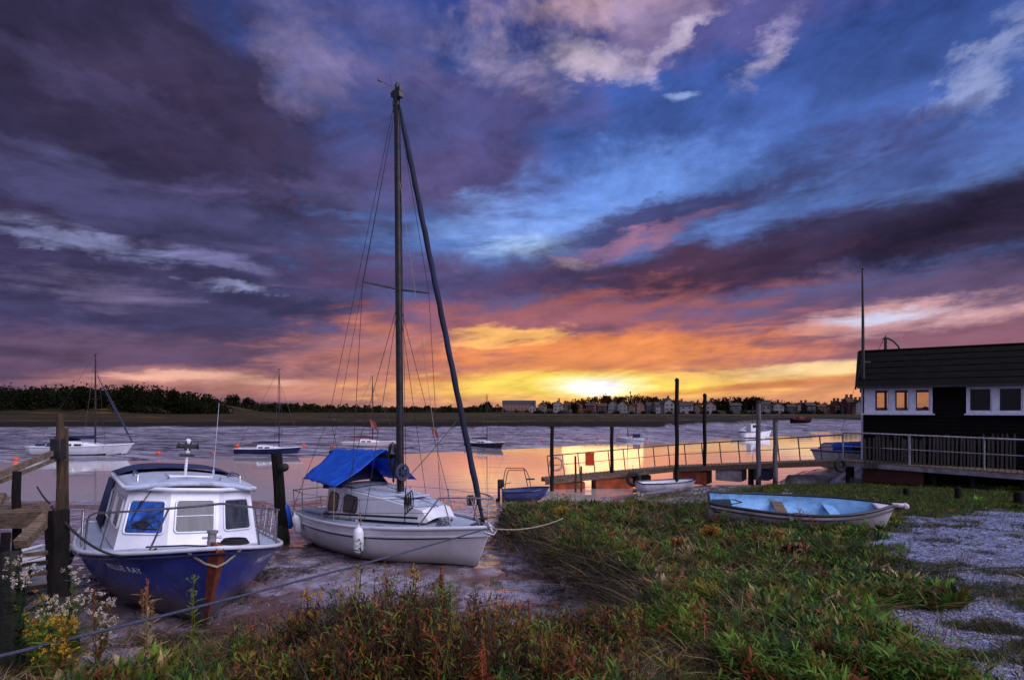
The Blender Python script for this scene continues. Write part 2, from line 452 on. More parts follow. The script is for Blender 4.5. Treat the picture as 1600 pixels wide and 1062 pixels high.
def ground_mat():
    m = bpy.data.materials.new('ground'); m.use_nodes = True; t = NT(m.node_tree); t.n.clear()
    co = t.new('ShaderNodeTexCoord').outputs['Object']
    def attr(n):
        a = t.new('ShaderNodeAttribute'); a.attribute_name = n; return a.outputs['Fac']
    g, br, fm = attr('grassy'), attr('bare'), attr('flatmud')
    n1 = t.noise(co, 2.2, 8, .62, .4); n2 = t.noise(co, 14, 6, .65); n3 = t.noise(co, .5, 5, .6)
    mp = t.new('ShaderNodeMapping'); t.l.new(co, mp.inputs[0]); mp.inputs['Scale'].default_value = (.35, 1.0, 1.0)
    nf = t.noise(mp.outputs[0], .55, 8, .66, .8)
    nff = t.noise(mp.outputs[0], 2.4, 7, .7, .4)
    mud = t.mix(t.sstep(n1, .38, .62), s4(92, 82, 88), s4(140, 132, 150))
    mud = t.mix(t.sstep(n3, .42, .6), mud, s4(82, 60, 54))
    weed = t.sstep(t.add(t.mul(n2, .5), t.mul(n1, .5)), .56, .62)
    mud = t.mix(weed, mud, s4(40, 34, 30))
    salt = t.mix(t.sstep(n2, .38, .62), s4(62, 64, 82), s4(134, 142, 180))
    far = t.mix(t.sstep(nf, .36, .6), s4(146, 142, 156), s4(92, 88, 104))
    far = t.mix(t.sstep(nff, .51, .60), far, s4(52, 46, 56)); far = t.mix(t.sstep(t.m('ABSOLUTE', t.sub(t.noise(mp.outputs[0], .16, 6, .6, 1.2), .5)), .035, .008), far, s4(40, 35, 44))
    soil = t.mix(t.sstep(n2, .4, .6), s4(26, 22, 16), s4(44, 38, 24))
    mp2 = t.new('ShaderNodeMapping'); t.l.new(co, mp2.inputs[0]); mp2.inputs['Scale'].default_value = (.12, 1.0, 1.0)
    soilf = t.mix(t.sstep(t.noise(mp2.outputs[0], .12, 7, .65), .40, .6), s4(40, 31, 18), s4(20, 23, 14))
    soilf = t.mix(t.sstep(t.noise(mp2.outputs[0], .45, 6, .7), .54, .64), soilf, s4(88, 64, 34))
    soilf = t.mix(attr('edge'), soilf, s4(22, 17, 16))
    sepy = t.new('ShaderNodeSeparateXYZ'); t.l.new(co, sepy.inputs[0])
    soil = t.mix(t.sstep(sepy.outputs[1], 60, 80), soil, soilf)
    col = t.mix(fm, mud, far); col = t.mix(g, col, soil); 
    brm = t.mul(br, t.sstep(t.add(t.mul(n1, .6), t.mul(n2, .4)), .40, .52))
    col = t.mix(brm, col, salt)
    b = t.new('ShaderNodeBsdfPrincipled'); t.put(b.inputs['Base Color'], col)
    film = t.mul(t.sstep(t.noise(co, .9, 6, .6, .5), .40, .50), t.sub(1.0, weed)); wet = t.add(t.mul(t.sstep(n1, .35, .65, .16, .42), t.sub(1.0, film)), t.mul(film, .05))
    rough = t.add(t.mul(wet, t.sub(1.0, fm)), t.mul(fm, t.sstep(nff, .4, .62, .24, .62)))
    dry = t.m('MULTIPLY', g, t.sub(1.0, brm), clamp=True)
    rough = t.add(t.mul(rough, t.sub(1.0, dry)), t.mul(dry, .95))
    t.put(b.inputs['Roughness'], rough)
    t.put(b.inputs['Specular IOR Level'], t.add(.6, t.mul(dry, -.5)))
    bn = t.new('ShaderNodeBump'); t.put(bn.inputs['Strength'], t.sub(.62, t.mul(film, t.mul(.58, t.sub(1.0, t.m('MAXIMUM', g, fm)))))); bn.inputs['Distance'].default_value = .05
    t.put(bn.inputs['Height'], t.add(t.mul(n2, .6), n1, t.mul(fm, t.mul(nff, 3.0)))); t.l.new(bn.outputs[0], b.inputs['Normal'])
    out = t.new('ShaderNodeOutputMaterial'); t.l.new(b.outputs[0], out.inputs[0])
    return m
ground = np_mesh('ground', np.stack([gxf, gyf, H], 1), gfaces, ground_mat(), smooth=True,
                 attrs={'grassy': grassy, 'bare': Bare, 'flatmud': flat_mud, 'edge': sst(gyf, Ftv-.5, Ftv)*(1-sst(gyf, Ftv+3, Ftv+9))})
tag(ground, kind='structure')

def water_mat():
    m = bpy.data.materials.new('water'); m.use_nodes = True; t = NT(m.node_tree); t.n.clear()
    co = t.new('ShaderNodeTexCoord').outputs['Object']
    mp = t.new('ShaderNodeMapping'); t.l.new(co, mp.inputs[0]); mp.inputs['Scale'].default_value = (.6, 1.4, 1)
    h = t.add(t.noise(mp.outputs[0], .5, 4, .5), t.mul(t.noise(mp.outputs[0], 3.0, 3, .5), .12))
    bn = t.new('ShaderNodeBump'); bn.inputs['Strength'].default_value = .10; bn.inputs['Distance'].default_value = .12
    t.put(bn.inputs['Height'], h)
    b = t.new('ShaderNodeBsdfPrincipled'); b.inputs['Base Color'].default_value = s4(236, 226, 218); b.inputs['Roughness'].default_value = .05; b.inputs['Metallic'].default_value = .68
    b.inputs['IOR'].default_value = 1.6; b.inputs['Coat Weight'].default_value = .3; b.inputs['Coat IOR'].default_value = 1.6; b.inputs['Coat Roughness'].default_value = .07
    t.l.new(bn.outputs[0], b.inputs['Normal']); t.l.new(bn.outputs[0], b.inputs['Coat Normal'])
    out = t.new('ShaderNodeOutputMaterial'); t.l.new(b.outputs[0], out.inputs[0])
    return m
mb = MB(); mb.raw([(-400, 12, WATER), (400, 12, WATER), (400, 140, WATER), (-400, 140, WATER)], [(0,1,2,3)])
water = mb.build('water', water_mat(), smooth=0); tag(water, kind='structure')
# ------------------------------------------------------------------ foliage
def leaf_cloud(rng, centers, radii, n_each, size, squash=.8, hollow=.45):
    """many small leaf-clump quads spread through the volume of lumpy crowns"""
    C = np.repeat(centers, n_each, 0); Rr = np.repeat(radii, n_each, 0)
    N = len(C)
    d = rng.normal(size=(N, 3)); d /= np.linalg.norm(d, axis=1)[:, None]
    rr = (hollow+(1-hollow)*rng.random(N)**.6)*(1+.22*np.sin(d[:, 0]*5+C[:, 0])+.16*np.sin(d[:, 2]*6+C[:, 1]*2))
    P = C+d*rr[:, None]*Rr*np.array([1, 1, squash])
    a = rng.normal(size=(N, 3)); a /= np.linalg.norm(a, axis=1)[:, None]
    b = np.cross(a, rng.normal(size=(N, 3))); b /= np.linalg.norm(b, axis=1)[:, None]
    s_ = size*(.6+.8*rng.random(N))[:, None]
    V = np.stack([P-a*s_, P+b*s_*.6, P+a*s_, P-b*s_*.6], 1).reshape(-1, 3)
    F = np.arange(N*4).reshape(-1, 4)
    return V, F
M_leaf_dark = mat('dark_foliage', (16, 18, 11), (24, 26, 15), scale=.3, rough=1, spec=.0)
M_leaf_mid = mat('hedge_foliage', (20, 22, 14), (34, 30, 18), scale=.2, rough=1, spec=.0)
M_leaf_brown = mat('glow_tinted_foliage', (54, 32, 16), (34, 26, 16), scale=.1, rough=1, spec=.0)  # orange-brown sunset glow over the hill is put into this leaf colour
M_trunk = mat('bark', (46, 38, 30), (62, 52, 42), scale=4, rough=.9, bump=.5)

def wood(name, label, cat, prof, d, depth, step, r, n_each, leaf, m, seed):
    rng = np.random.default_rng(seed); px = np.array([p[0] for p in prof]); py = np.array([p[1] for p in prof])
    cs, rs = [], []
    x = (px[0]-800)/FPX*d; x1 = (px[-1]-800)/FPX*d
    while x < x1:
        for row in range(3):
            dd = d+depth*(row/2)+rng.uniform(-3, 3)
            p = 800+x/d*FPX
            top = CAMZ+(HOR-np.interp(p, px, py))/FPX*d
            base = hz(x, dd); q = r*rng.uniform(.5, 1.5)
            topz = base+(top-base)*(1.0 if row == 1 else rng.uniform(.72, .97))+rng.uniform(-.12, .12)*r
            zz = topz-q*.8
            while zz > base-q*.3:
                cs.append((x*dd/d+rng.uniform(-.5, .5)*r, dd+rng.uniform(-1, 1), zz)); rs.append((q, q, q)); zz -= q*1.15
        x += step*rng.uniform(.7, 1.3)
    V, F = leaf_cloud(rng, np.array(cs), np.array(rs), n_each, leaf)
    o = np_mesh(name, V, F, m); tag(o, label, cat, kind='stuff'); return o
wood('woodland', 'dark dense wood on the far left shore behind the marsh', 'wood',
     [(-160, 604), (0, 600), (30, 603), (60, 600), (85, 603), (112, 597), (150, 600), (190, 600), (215, 598), (245, 603), (270, 605), (300, 611), (325, 615), (343, 622), (352, 640)],
     205, 26, 3.4, 4.0, 330, .42, M_leaf_dark, 1)
wood('hedgerow', 'low dark line of hedges and trees along the far fields left of the sun', 'hedge',
     [(346, 627), (380, 629), (400, 627), (420, 628), (460, 629), (500, 631), (560, 633), (640, 634), (720, 635), (745, 632), (786, 634), (845, 634)],
     430, 30, 6, 4.6, 160, .8, M_leaf_mid, 2)
wood('scrub', 'dark low scrub along the far marsh edge in the middle distance', 'scrub',
     [(345, 630), (380, 635), (420, 636), (470, 638), (520, 637), (600, 638), (700, 637), (760, 636), (800, 640), (860, 641), (900, 643)],
     290, 10, 3.2, 2.6, 130, .42, M_leaf_mid, 3)
wood('hill_wood', 'brown wooded rise on the far shore right under the bright sunset', 'wood',
     [(840, 636), (858, 630), (880, 627), (905, 622), (930, 618), (960, 616), (990, 616), (1015, 619), (1040, 622), (1062, 625), (1100, 628)],
     640, 50, 8, 6.0, 170, 1.0, M_leaf_brown, 4)
wood('hill_wood', 'rounded dark wooded hill on the far shore right of the two tall piles', 'wood',
     [(1092, 634), (1108, 625), (1125, 621), (1150, 618), (1175, 618), (1195, 621), (1212, 626), (1228, 625), (1250, 631), (1262, 633), (1275, 630), (1300, 633), (1345, 637), (1420, 636)],
     470, 40, 6, 5.0, 170, .8, M_leaf_dark, 5)

def far_tree(px, top, d, w, label, seed, m=None):
    rng = np.random.default_rng(seed); p = at(px, top, d); b = hz(p.x, d); h = p.z-b
    root = thing('tree', label, 'tree', (p.x, d, b), group='single trees on the far shore')
    cs = [(rng.uniform(-.4, .4)*w, rng.uniform(-.4, .4)*w, h*(.42+.42*k/6)) for k in range(7)]
    rs = [(w*.42*(1-.06*k),)*3 for k in range(7)]
    V, F = leaf_cloud(rng, np.array(cs), np.array(rs), 160, w*.06, 1.0, .3)
    c = np_mesh('crown', V, F, m or M_leaf_dark); c.parent = root
    t = MB(); t.tube([(0, 0, -.3), (.1, 0, h*.3), (0, .1, h*.7)], [w*.07, w*.05, w*.02], 6); t.build('trunk', M_trunk, root)
for a_ in ((896, 631, 322, 5, 'bare topped tree behind the tall brick houses', 31), (950, 630, 318, 5, 'dark tree between the low dark house and the white twin gables', 32), (1024, 630, 268, 4.4, 'dark tree behind the grey slate roofed house', 33), (1062, 628, 262, 4, 'dark tree just right of the tallest pile', 34), (1226, 629, 275, 4.5, 'tree behind the white house with two gables', 35), (1290, 630, 262, 4.5, 'dark tree behind the pinkish cottage', 36), (362, 618, 300, 6.5, 'tall round tree on the far shore just right of the dark wood end', 21),
           (388, 621, 300, 5, 'smaller round tree second to the right of the dark wood', 22),
           (449, 634, 240, 4, 'dark bushy tree behind the mast of the navy yacht', 23),
           (757, 630, 330, 7, 'spreading tree on the far shore above the small dark moored yacht', 24),
           (855, 627, 330, 4.5, 'dark tree between the long terrace and the white houses', 25),
           (866, 627, 330, 4.2, 'pointed dark tree left of the tall houses under the sun', 26),
           (1272, 629, 330, 6, 'dark round tree left of the red brick houses', 27),
           (1138, 632, 300, 5, 'dark tree standing among the white houses right of the second tall pile', 28)):
    far_tree(*a_)

# ------------------------------------------------------------------ houses of the far shore
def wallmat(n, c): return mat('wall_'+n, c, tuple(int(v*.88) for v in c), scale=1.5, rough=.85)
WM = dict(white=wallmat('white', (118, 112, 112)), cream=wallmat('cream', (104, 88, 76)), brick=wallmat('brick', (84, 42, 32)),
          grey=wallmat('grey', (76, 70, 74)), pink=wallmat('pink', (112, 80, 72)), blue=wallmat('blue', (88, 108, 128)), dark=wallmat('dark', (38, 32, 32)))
RM = dict(slate=mat('roof_slate', (34, 32, 36), (48, 45, 48), scale=3, rough=.7), tile=mat('roof_tile', (66, 36, 27), (50, 29, 23), scale=3, rough=.85))
M_glass_far = mat('far_window_glass', (24, 28, 36), rough=.08, spec=.8)
M_trim = mat('white_trim', (136, 134, 134), rough=.5)
def house(px, d, wpx, h, wall, roof, label, gable=True, storeys=2, chim=1, kind='house', nwin=None):
    d += rnd.uniform(-10, 20)*(860 < px < 1300); wpx *= rnd.uniform(.85, 1.2); h *= rnd.uniform(.82, 1.12); w = wpx/FPX*d; dp = max(6.0, w*.7); x = (px-800)/FPX*d; b = hz(x, d)
    root = thing(kind, label, kind.replace('_', ' '), (x, d, b+rnd.uniform(-.2, .9)*(px < 1300)*(px > 830)), (0, 0, -math.atan2(x, d)*.5+rnd.uniform(-.28, .28)*(px < 1300)*(px > 830)), group='houses on the far shore')
    ev = h*.66 if gable else h*.7
    m = MB(); m.box((0, dp/2, ev/2-.5), (w, dp, ev+1))
    if gable: m.prism([(-w/2, 0, ev), (w/2, 0, ev), (0, 0, h-.15)], (0, dp, 0))
    wl = m.build('wall', WM[wall], root, smooth=0)
    r = MB(); t = .18
    if gable:
        for s_ in (-1, 1):
            r.prism([(s_*(w/2+.3), -.3, ev-.3*(h-ev)/(w/2)), (0, -.3, h), (0, -.3, h+t), (s_*(w/2+.3), -.3, ev-.3*(h-ev)/(w/2)+t)], (0, dp+.6, 0))
    else:
        for s_ in (-1, 1):
            y0 = dp/2+s_*(dp/2+.3)
            r.prism([(-w/2-.2, y0, ev-.1), (-w/2-.2, dp/2, h), (-w/2-.2, dp/2, h+t), (-w/2-.2, y0, ev-.1+t)], (w+.4, 0, 0))
        m2 = MB(); m2.prism([(-w/2, 0, ev), (-w/2, dp, ev), (-w/2, dp/2, h-.1)], (w, 0, 0)); m2.build('gable_wall', WM[wall], root, smooth=0)
    ro = r.build('roof', RM[roof], root, smooth=0)
    for k in range(chim):
        c = MB(); cx = (-w*.32 if k % 2 == 0 else w*.32)*(0 if (gable and chim == 1) else 1)+(.1*w if gable else 0)
        c.box((cx, dp*.5, h+.3), (.7, .9, 1.6)); c.box((cx, dp*.5, h+1.16), (.9, 1.1, .12)); c.build('chimney', WM['brick'], ro, smooth=0)
    nw = nwin or max(2, int(w/2.6))
    for s_ in range(storeys):
        zc = ev*(s_+.55)/storeys; hh = ev/storeys*.45
        for k in range(nw):
            wx = -w/2+w*(k+.5)/nw
            f = MB(); f.box((wx, -.04, zc), (w/nw*.5, .08, hh)); fo = f.build('window', M_trim, root, smooth=0)
            g = MB(); g.box((wx, -.09, zc), (w/nw*.5-.16, .03, hh-.16)); g.build('pane', M_glass_far, fo, smooth=0)
    return root
HS = [ # px d wpx h wall roof label gable storeys chim
 (811, 420, 58, 7.2, 'pink', 'slate', 'long flat-topped terrace on the far shore left of the sun', False, 2, 0),
 (832, 300, 12, 4.6, 'white', 'slate', 'pale house in front of the right end of the long terrace', True, 1, 1),
 (846, 300, 12, 4.6, 'cream', 'slate', 'cream house just right of the long terrace', True, 1, 1),
 (872, 300, 14, 5.2, 'white', 'slate', 'white gabled house left of the foot of the brown hill', True, 2, 1),
 (885, 310, 11, 5.0, 'cream', 'tile', 'cream house with tiled roof beside the white gabled house', False, 2, 1),
 (903, 330, 16, 6.2, 'brick', 'tile', 'tall brick houses directly beneath the sun glow', True, 2, 2),
 (922, 330, 14, 5.8, 'brick', 'slate', 'brick house with slate roof on the far shore beneath the sun', False, 2, 2),
 (941, 300, 14, 4.8, 'dark', 'tile', 'low dark house at the bottom of the brown hill', False, 2, 1),
 (958, 270, 15, 5.0, 'white', 'slate', 'white twin gabled house above the small white motor sailer', True, 2, 1),
 (973, 262, 13, 4.8, 'white', 'slate', 'white gabled house under the hilltop mast', True, 2, 1),
 (987, 250, 10, 4.2, 'cream', 'tile', 'narrow cream house right of the hilltop mast', True, 2, 1),
 (1001, 250, 13, 4.9, 'pink', 'tile', 'pink fronted house on the quay left of the tallest pile', True, 2, 1),
 (1017, 250, 13, 4.3, 'grey', 'slate', 'grey slate roofed house on the quay', False, 2, 1),
 (1031, 255, 11, 4.2, 'white', 'slate', 'small white house third to the left of the tallest pile', False, 2, 0),
 (1046, 250, 14, 5.4, 'white', 'slate', 'white house with steep gable next to the tallest pile', True, 2, 1),
 (1073, 235, 20, 5.0, 'white', 'slate', 'broad white house just right of the tallest pile', False, 2, 1),
 (1089, 240, 8, 4.6, 'cream', 'tile', 'thin cream house left of the second tall pile', True, 2, 1),
 (1111, 235, 15, 4.9, 'white', 'slate', 'white gable ended house right of the second tall pile', True, 2, 1),
 (1150, 260, 14, 3.6, 'grey', 'slate', 'low grey shed on the far quay', False, 1, 0),
 (1197, 260, 13, 4.2, 'white', 'slate', 'white cottage behind the work boat', False, 1, 1),
 (1217, 250, 16, 5.0, 'white', 'slate', 'white house with two gables under the wooded hill', True, 2, 1),
 (1238, 260, 14, 4.0, 'grey', 'slate', 'grey cottage right of the two gabled white house', False, 1, 1),
 (1254, 255, 13, 4.6, 'cream', 'tile', 'cream gabled cottage above the dark boat on the mud', True, 2, 1),
 (1268, 260, 12, 3.8, 'dark', 'slate', 'low dark cottage right of the cream gabled cottage', False, 1, 1),
 (1284, 250, 12, 4.0, 'pink', 'tile', 'pinkish cottage left of the tall brick houses', False, 1, 1),
 (1298, 240, 13, 4.6, 'cream', 'tile', 'cream cottage at the foot of the tall brick houses', True, 1, 1),
 (1309, 225, 9, 6.0, 'brick', 'tile', 'tall brick town house with two chimneys', True, 3, 2),
 (1319, 225, 8, 5.6, 'blue', 'slate', 'pale blue town house among the brick ones', True, 3, 1),
 (1330, 220, 11, 6.0, 'brick', 'tile', 'red brick town house right of the pale blue one', False, 3, 2),
 (1343, 215, 11, 6.3, 'white', 'slate', 'white town house partly behind the black hut', True, 3, 2),
 (24, 262, 26, 5.8, 'white', 'slate', 'white house showing over the trees at the far left', False, 2, 1),
 (48, 262, 13, 5.2, 'white', 'slate', 'smaller white house beside the one over the far left trees', False, 2, 1),
]
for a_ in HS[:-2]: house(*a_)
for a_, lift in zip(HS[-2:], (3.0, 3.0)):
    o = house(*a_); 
wood('town_shrubs', 'line of dark shrubs and small trees among the far houses', 'shrub',
     [(840, 641), (900, 640), (950, 642), (1000, 643), (1060, 642), (1130, 640), (1180, 642), (1240, 641), (1345, 640)],
     222, 14, 5.0, 1.7, 150, .3, M_leaf_dark, 6)
# quay wall
mb = MB(); mb.box((34, 146, .35), (76, .6, 1.9)); mb.box((34, 145.9, 1.33), (76.4, 1.0, .1))
tag(mb.build('quay_wall', mat('quay_stone', (100, 92, 94), (72, 66, 68), scale=1.2, rough=.8), smooth=0), 'long pale stone quay wall in front of the houses on the far shore', 'wall')
# mast on the hilltop
M_black = mat('black_paint', (20, 20, 24), (32, 30, 32), scale=8, rough=.5)
r_ = thing('radio_mast', 'thin radio mast on top of the brown wooded hill', 'mast', at(985, 622, 640))
mb = MB(); mb.tube([(0, 0, -6), (0, 0, 7.6)], .28, 6); mb.build('pole', M_black, r_)
mb = MB(); mb.box((0, 0, 6.3), (1.2, 1.2, 2.0)); mb.build('aerial_cluster', M_black, r_)
# ------------------------------------------------------------------ shared materials
M_gel = mat('white_gelcoat', (188, 188, 196), (176, 176, 186), scale=3, rough=.3, coat=.3, dirt=(140, 128, 118), dscale=1.6, dlo=.58, dhi=.75, bump=.02)
M_gelgrey = mat('grey_deck_paint', (150, 158, 176), (134, 142, 160), scale=9, rough=.6, bump=.1, dirt=(110, 112, 122), dscale=3, dlo=.55, dhi=.7)
M_navy = mat('navy_paint', (16, 26, 70), (12, 20, 58), scale=2.5, rough=.28, coat=.3)
M_canvas = mat('navy_canvas', (28, 36, 72), (20, 26, 56), scale=12, rough=.9, bump=.25)
M_tarp = mat('blue_tarpaulin', (34, 98, 206), (24, 80, 186), scale=5, rough=.45, bump=.35, bscale=9, transl=.35)
M_steel = mat('steel_tube', (150, 150, 156), (120, 116, 116), scale=20, rough=.3, metal=.9)
M_dullsteel = mat('weathered_rail', (140, 140, 148), (104, 100, 104), scale=14, rough=.5, metal=.5)
M_alu = mat('mast_aluminium', (46, 43, 45), (32, 30, 32), scale=6, rough=.45, metal=.5)
M_glass = mat('cabin_glass', (16, 18, 22), rough=.05, spec=.35)
M_rope = mat('blue_grey_rope', (66, 70, 92), (48, 48, 64), scale=60, rough=.9, bump=.8, bscale=160)
M_ropew = mat('pale_rope', (150, 140, 124), (112, 100, 86), scale=50, rough=.9, bump=.8, bscale=150)
M_ropeb = mat('black_rope', (26, 26, 30), (40, 38, 40), scale=50, rough=.9, bump=.8, bscale=150)
M_wire = mat('rigging_wire', (52, 48, 54), rough=.5, metal=.6)
M_rust = mat('rusty_iron', (104, 44, 24), (70, 30, 20), scale=14, rough=.85, bump=.5)
M_orange = mat('orange_plastic', (196, 64, 28), (168, 50, 24), scale=6, rough=.5)
M_red = mat('faded_red', (150, 34, 26), (118, 28, 24), scale=8, rough=.6)
M_rubber = mat('black_rubber', (18, 18, 19), (28, 27, 27), scale=10, rough=.7)
M_fender = mat('fender_vinyl', (196, 196, 204), (180, 178, 184), scale=8, rough=.4, dirt=(130, 120, 108), dscale=5, dlo=.6, dhi=.75)
M_wood = mat('weathered_timber', (70, 50, 34), (42, 31, 22), scale=5, rough=.9, bump=.7, bscale=16, stretch=(6, 6, .7), dirt=(44, 46, 30), dscale=1.5, dlo=.52, dhi=.68)
M_woodh = mat('weathered_plank', (104, 86, 70), (66, 54, 44), scale=5, rough=.9, bump=.7, bscale=16, stretch=(.8, 6, 6), dirt=(54, 50, 40), dscale=1.5, dlo=.52, dhi=.7)
M_wooddark = mat('tarred_timber', (24, 20, 19), (14, 12, 12), scale=5, rough=.75, bump=.7, bscale=18, stretch=(5, 5, .6), spec=.1)
M_weed = mat('slimy_timber', (26, 26, 17), (16, 16, 12), scale=6, rough=.6, bump=.8, bscale=14)

def shape(L, B, zs, zk, tr=.8, um=.5, pm=.45, pb=1.0, rake=.3, q=2.3, bil=None):
    def beam(u):
        if u < um: return B/2*(tr+(1-tr)*math.sin(math.pi/2*u/um))
        return B/2*max(0.0, 1-((u-um)/(1-um))**q)
    def S(u, v, side, out=0.0):
        w = max(0, (u-.55)/.45); w = w*w*(3-2*w)
        zt, zb = zs(u), zk(u)
        if bil:
            t = v*math.pi/2; f = math.sin(t)**bil; z = (1-math.cos(t))**.8
            y = f*(1-w)+(z**pb)*w
            zz = zb+(zt-zb)*z; vv = z
        else:
            y = v**(pm*(1-w)+pb*w); zz = zb+(zt-zb)*v; vv = v
        b = beam(u)*y+out
        return Vector((u*L-rake*(1-vv)*max(0, (u-.6)/.4)**1.5, side*b, zz))
    S.beam = beam; S.zs = zs; S.L = L
    return S
def hull(S, mats, parent, nu=40, nv=14, boot=None, name='hull', stern=True, top=None):
    m = MB()
    us = [1-(1-i/nu)**1.35 for i in range(nu+1)]
    for side in (1, -1):
        vs = [S(u, j/nv, side) for j in range(nv+1) for u in us]; fs = []
        for j in range(nv):
            for i in range(nu):
                a = j*(nu+1)+i; fs.append((a, a+1, a+nu+2, a+nu+1))
        o = len(m.v); m.raw(vs, fs)
        if boot:
            k = len(m.f)-len(fs)
            for n_, f in enumerate(fs):
                z = sum(vs[i].z for i in f)/4; m.mi[k+n_] = boot(z, vs[f[0]].x)
    if stern:
        pts = [S(0, j/nv, 1) for j in range(nv+1)]+[S(0, j/nv, -1) for j in range(nv, 0, -1)]
        m.raw(pts, [tuple(range(len(pts)))])
    o = m.build(name, mats, parent, smooth=50)
    bm = bmesh.new(); bm.from_mesh(o.data); bmesh.ops.remove_doubles(bm, verts=bm.verts, dist=.0008); bmesh.ops.recalc_face_normals(bm, faces=bm.faces); bm.to_mesh(o.data); bm.free()
    return o
def deck(S, m_, parent, u0=0.0, u1=1.0, drop=.03, camber=.04, name='deck', inset=.0, nu=24):
    def f(a, b):
        u = u0+(u1-u0)*a; y = (b*2-1); w = max(0, S.beam(u)-inset)
        p = S(u, 1, 1); return (p.x, y*w, S.zs(u)-drop+camber*(1-y*y))
    return MB().grid(f, nu, 8).build(name, m_, parent, smooth=40)
def rim(S, r, m_, parent, name='rubbing_strake', u0=0.0, dz=0.0, out=.01, n=28, stern=True, sq=1.0):
    pts = [S(u0+(1-u0)*i/n, 1, 1, out)+Vector((0, 0, dz)) for i in range(n+1)]
    pts2 = [S(u0+(1-u0)*i/n, 1, -1, out)+Vector((0, 0, dz)) for i in range(n+1)]
    loop = pts[:-1]+[Vector((pts[-1].x+out, 0, pts[-1].z))]+pts2[:-1][::-1]
    return MB().tube(loop, r, 8, closed=stern).build(name, m_, parent, smooth=60)
def arc(p, q, sag, n=12):
    p = Vector(p); q = Vector(q)
    return [p.lerp(q, i/n)-Vector((0, 0, sag*4*(i/n)*(1-i/n))) for i in range(n+1)]

# ------------------------------------------------------------------ yachts on moorings
def yacht(name, label, px, py, px_bow, hull_m, mast_px, mast_py, cover_m, head=None, boot=None, fb=1.0, L=None, jib=None, cat='yacht', spreader=True):
    """px,py stern at the waterline; side-on unless head (degrees from +x) is given"""
    d = (CAMZ-WATER)/(py-HOR)*FPX; x0 = (px-800)/FPX*d; x1 = (px_bow-800)/FPX*d
    L = L or abs(x1-x0); a = head if head is not None else (0 if x1 > x0 else 180)
    root = thing(name, label, cat, (x0, d, WATER), (0, 0, R(a)), group='boats moored on the river')
    k = L/6.0
    S = shape(L, 2.1*k, lambda u: (.62+.26*u*u-.1*u)*k*fb, lambda u: (-.28+.30*max(0, (u-.72)/.28)**2)*k, tr=.72, um=.48, pb=.9, rake=.55*k, bil=.7)
    bt = (lambda z, x: 1 if z < (boot or .0)*k else 0)
    hull(S, [hull_m, M_bootd], root, 22, 10, bt); deck(S, M_gel, root)
    rim(S, .03*k, M_gel, root, 'toe_rail', n=14)
    m = MB(); z0 = .56*k*fb
    def cab(a_, b): # rounded coachroof
        x = L*(.34+.40*a_); w = (.62-.30*a_**2)*k; h = (.36*(1-a_**2.2)+.02)*k
        t = math.pi*b; return (x, -w*math.cos(t)*(1 if abs(math.cos(t)) > .5 else 1), z0+h*min(1, 1.5*math.sin(t)))
    m.grid(cab, 8, 8); m.raw([cab(0, i/8) for i in range(9)], [tuple(range(9))]); c = m.build('cabin', M_gel, root, smooth=40)
    for s_ in (1, -1):
        for u in (.40, .50): 
            w_ = MB(); w_.box((L*u, s_*.585*k, z0+.17*k), (.42*k, .05, .11*k)); w_.build('window', M_glass, c, smooth=0)
    zm = CAMZ+(HOR-mast_py)/FPX*d-WATER; mx = ((mast_px-800)/FPX*d-x0)/(math.cos(R(a)) if abs(math.cos(R(a))) > .2 else 1)
    mx = min(max(mx, L*.45), L*.7)
    t = MB(); t.tube([(mx, 0, z0+.2*k), (mx, 0, zm*.55), (mx, 0, zm)], [.05*k, .047*k, .035*k], 8); t.tube([(mx-.18, 0, zm-.03), (mx+.22, 0, zm+.03)], .012, 5)
    ms = t.build('mast', M_alu, root)
    if spreader:
        t = MB(); t.tube([(mx, -.5*k, zm*.56), (mx, .5*k, zm*.56)], .015*k, 5); t.build('spreader', M_alu, ms)
    t = MB(); bz = z0+.62*k
    t.tube([(mx, 0, bz), (mx-.2*L, 0, bz+.0), (mx-.42*L, 0, bz-.03)], [.10*k, .085*k, .05*k], 8); t.build('boom_cover', cover_m, root)
    t = MB()
    bow = S(1, 1, 1); st = S(0, 1, 1)
    for p, q in (((mx, 0, zm), (st.x, 0, st.z)), ((mx, 0, zm*.86), (bow.x, 0, bow.z)), ((mx, .5*k, zm*.56), (mx-.1, .95*k, z0+.1)), ((mx, -.5*k, zm*.56), (mx-.1, -.95*k, z0+.1)),
                 ((mx, 0, zm), (mx, .5*k, zm*.56)), ((mx, 0, zm), (mx, -.5*k, zm*.56))): t.tube([p, q], .012, 4)
    t.build('rigging', M_wire, root)
    if jib:
        t = MB(); t.tube([(mx+.1, 0, zm*.8), (mx+(bow.x-mx)*.5, 0, (zm*.8+bow.z)/2), (bow.x-.1, 0, bow.z+.1)], [.02, .055*k, .04*k], 7); t.build('furled_jib', jib, root)
    t = MB()
    for s_ in (1, -1):
        t.tube([S(.86, 1, s_), S(.86, 1, s_)+Vector((0, 0, .5*k)), S(1, 1, 1)+Vector((.06, 0, .52*k))], .016, 5)
        t.tube([S(.02, 1, s_), S(.02, 1, s_)+Vector((0, 0, .5*k)), S(.0, 1, 1)*1+Vector((0, -S(0, 1, 1).y, .5*k))], .016, 5)
    t.build('guard_rail', M_dullsteel, root)
    return root, S, k
M_bootd = mat('dark_antifoul', (30, 30, 44), (44, 38, 44), scale=4, rough=.7)
M_bootr = mat('red_antifoul', (92, 34, 30), rough=.7)
M_pinkcov = mat('maroon_cover', (96, 34, 44), (76, 28, 40), scale=5, rough=.9)
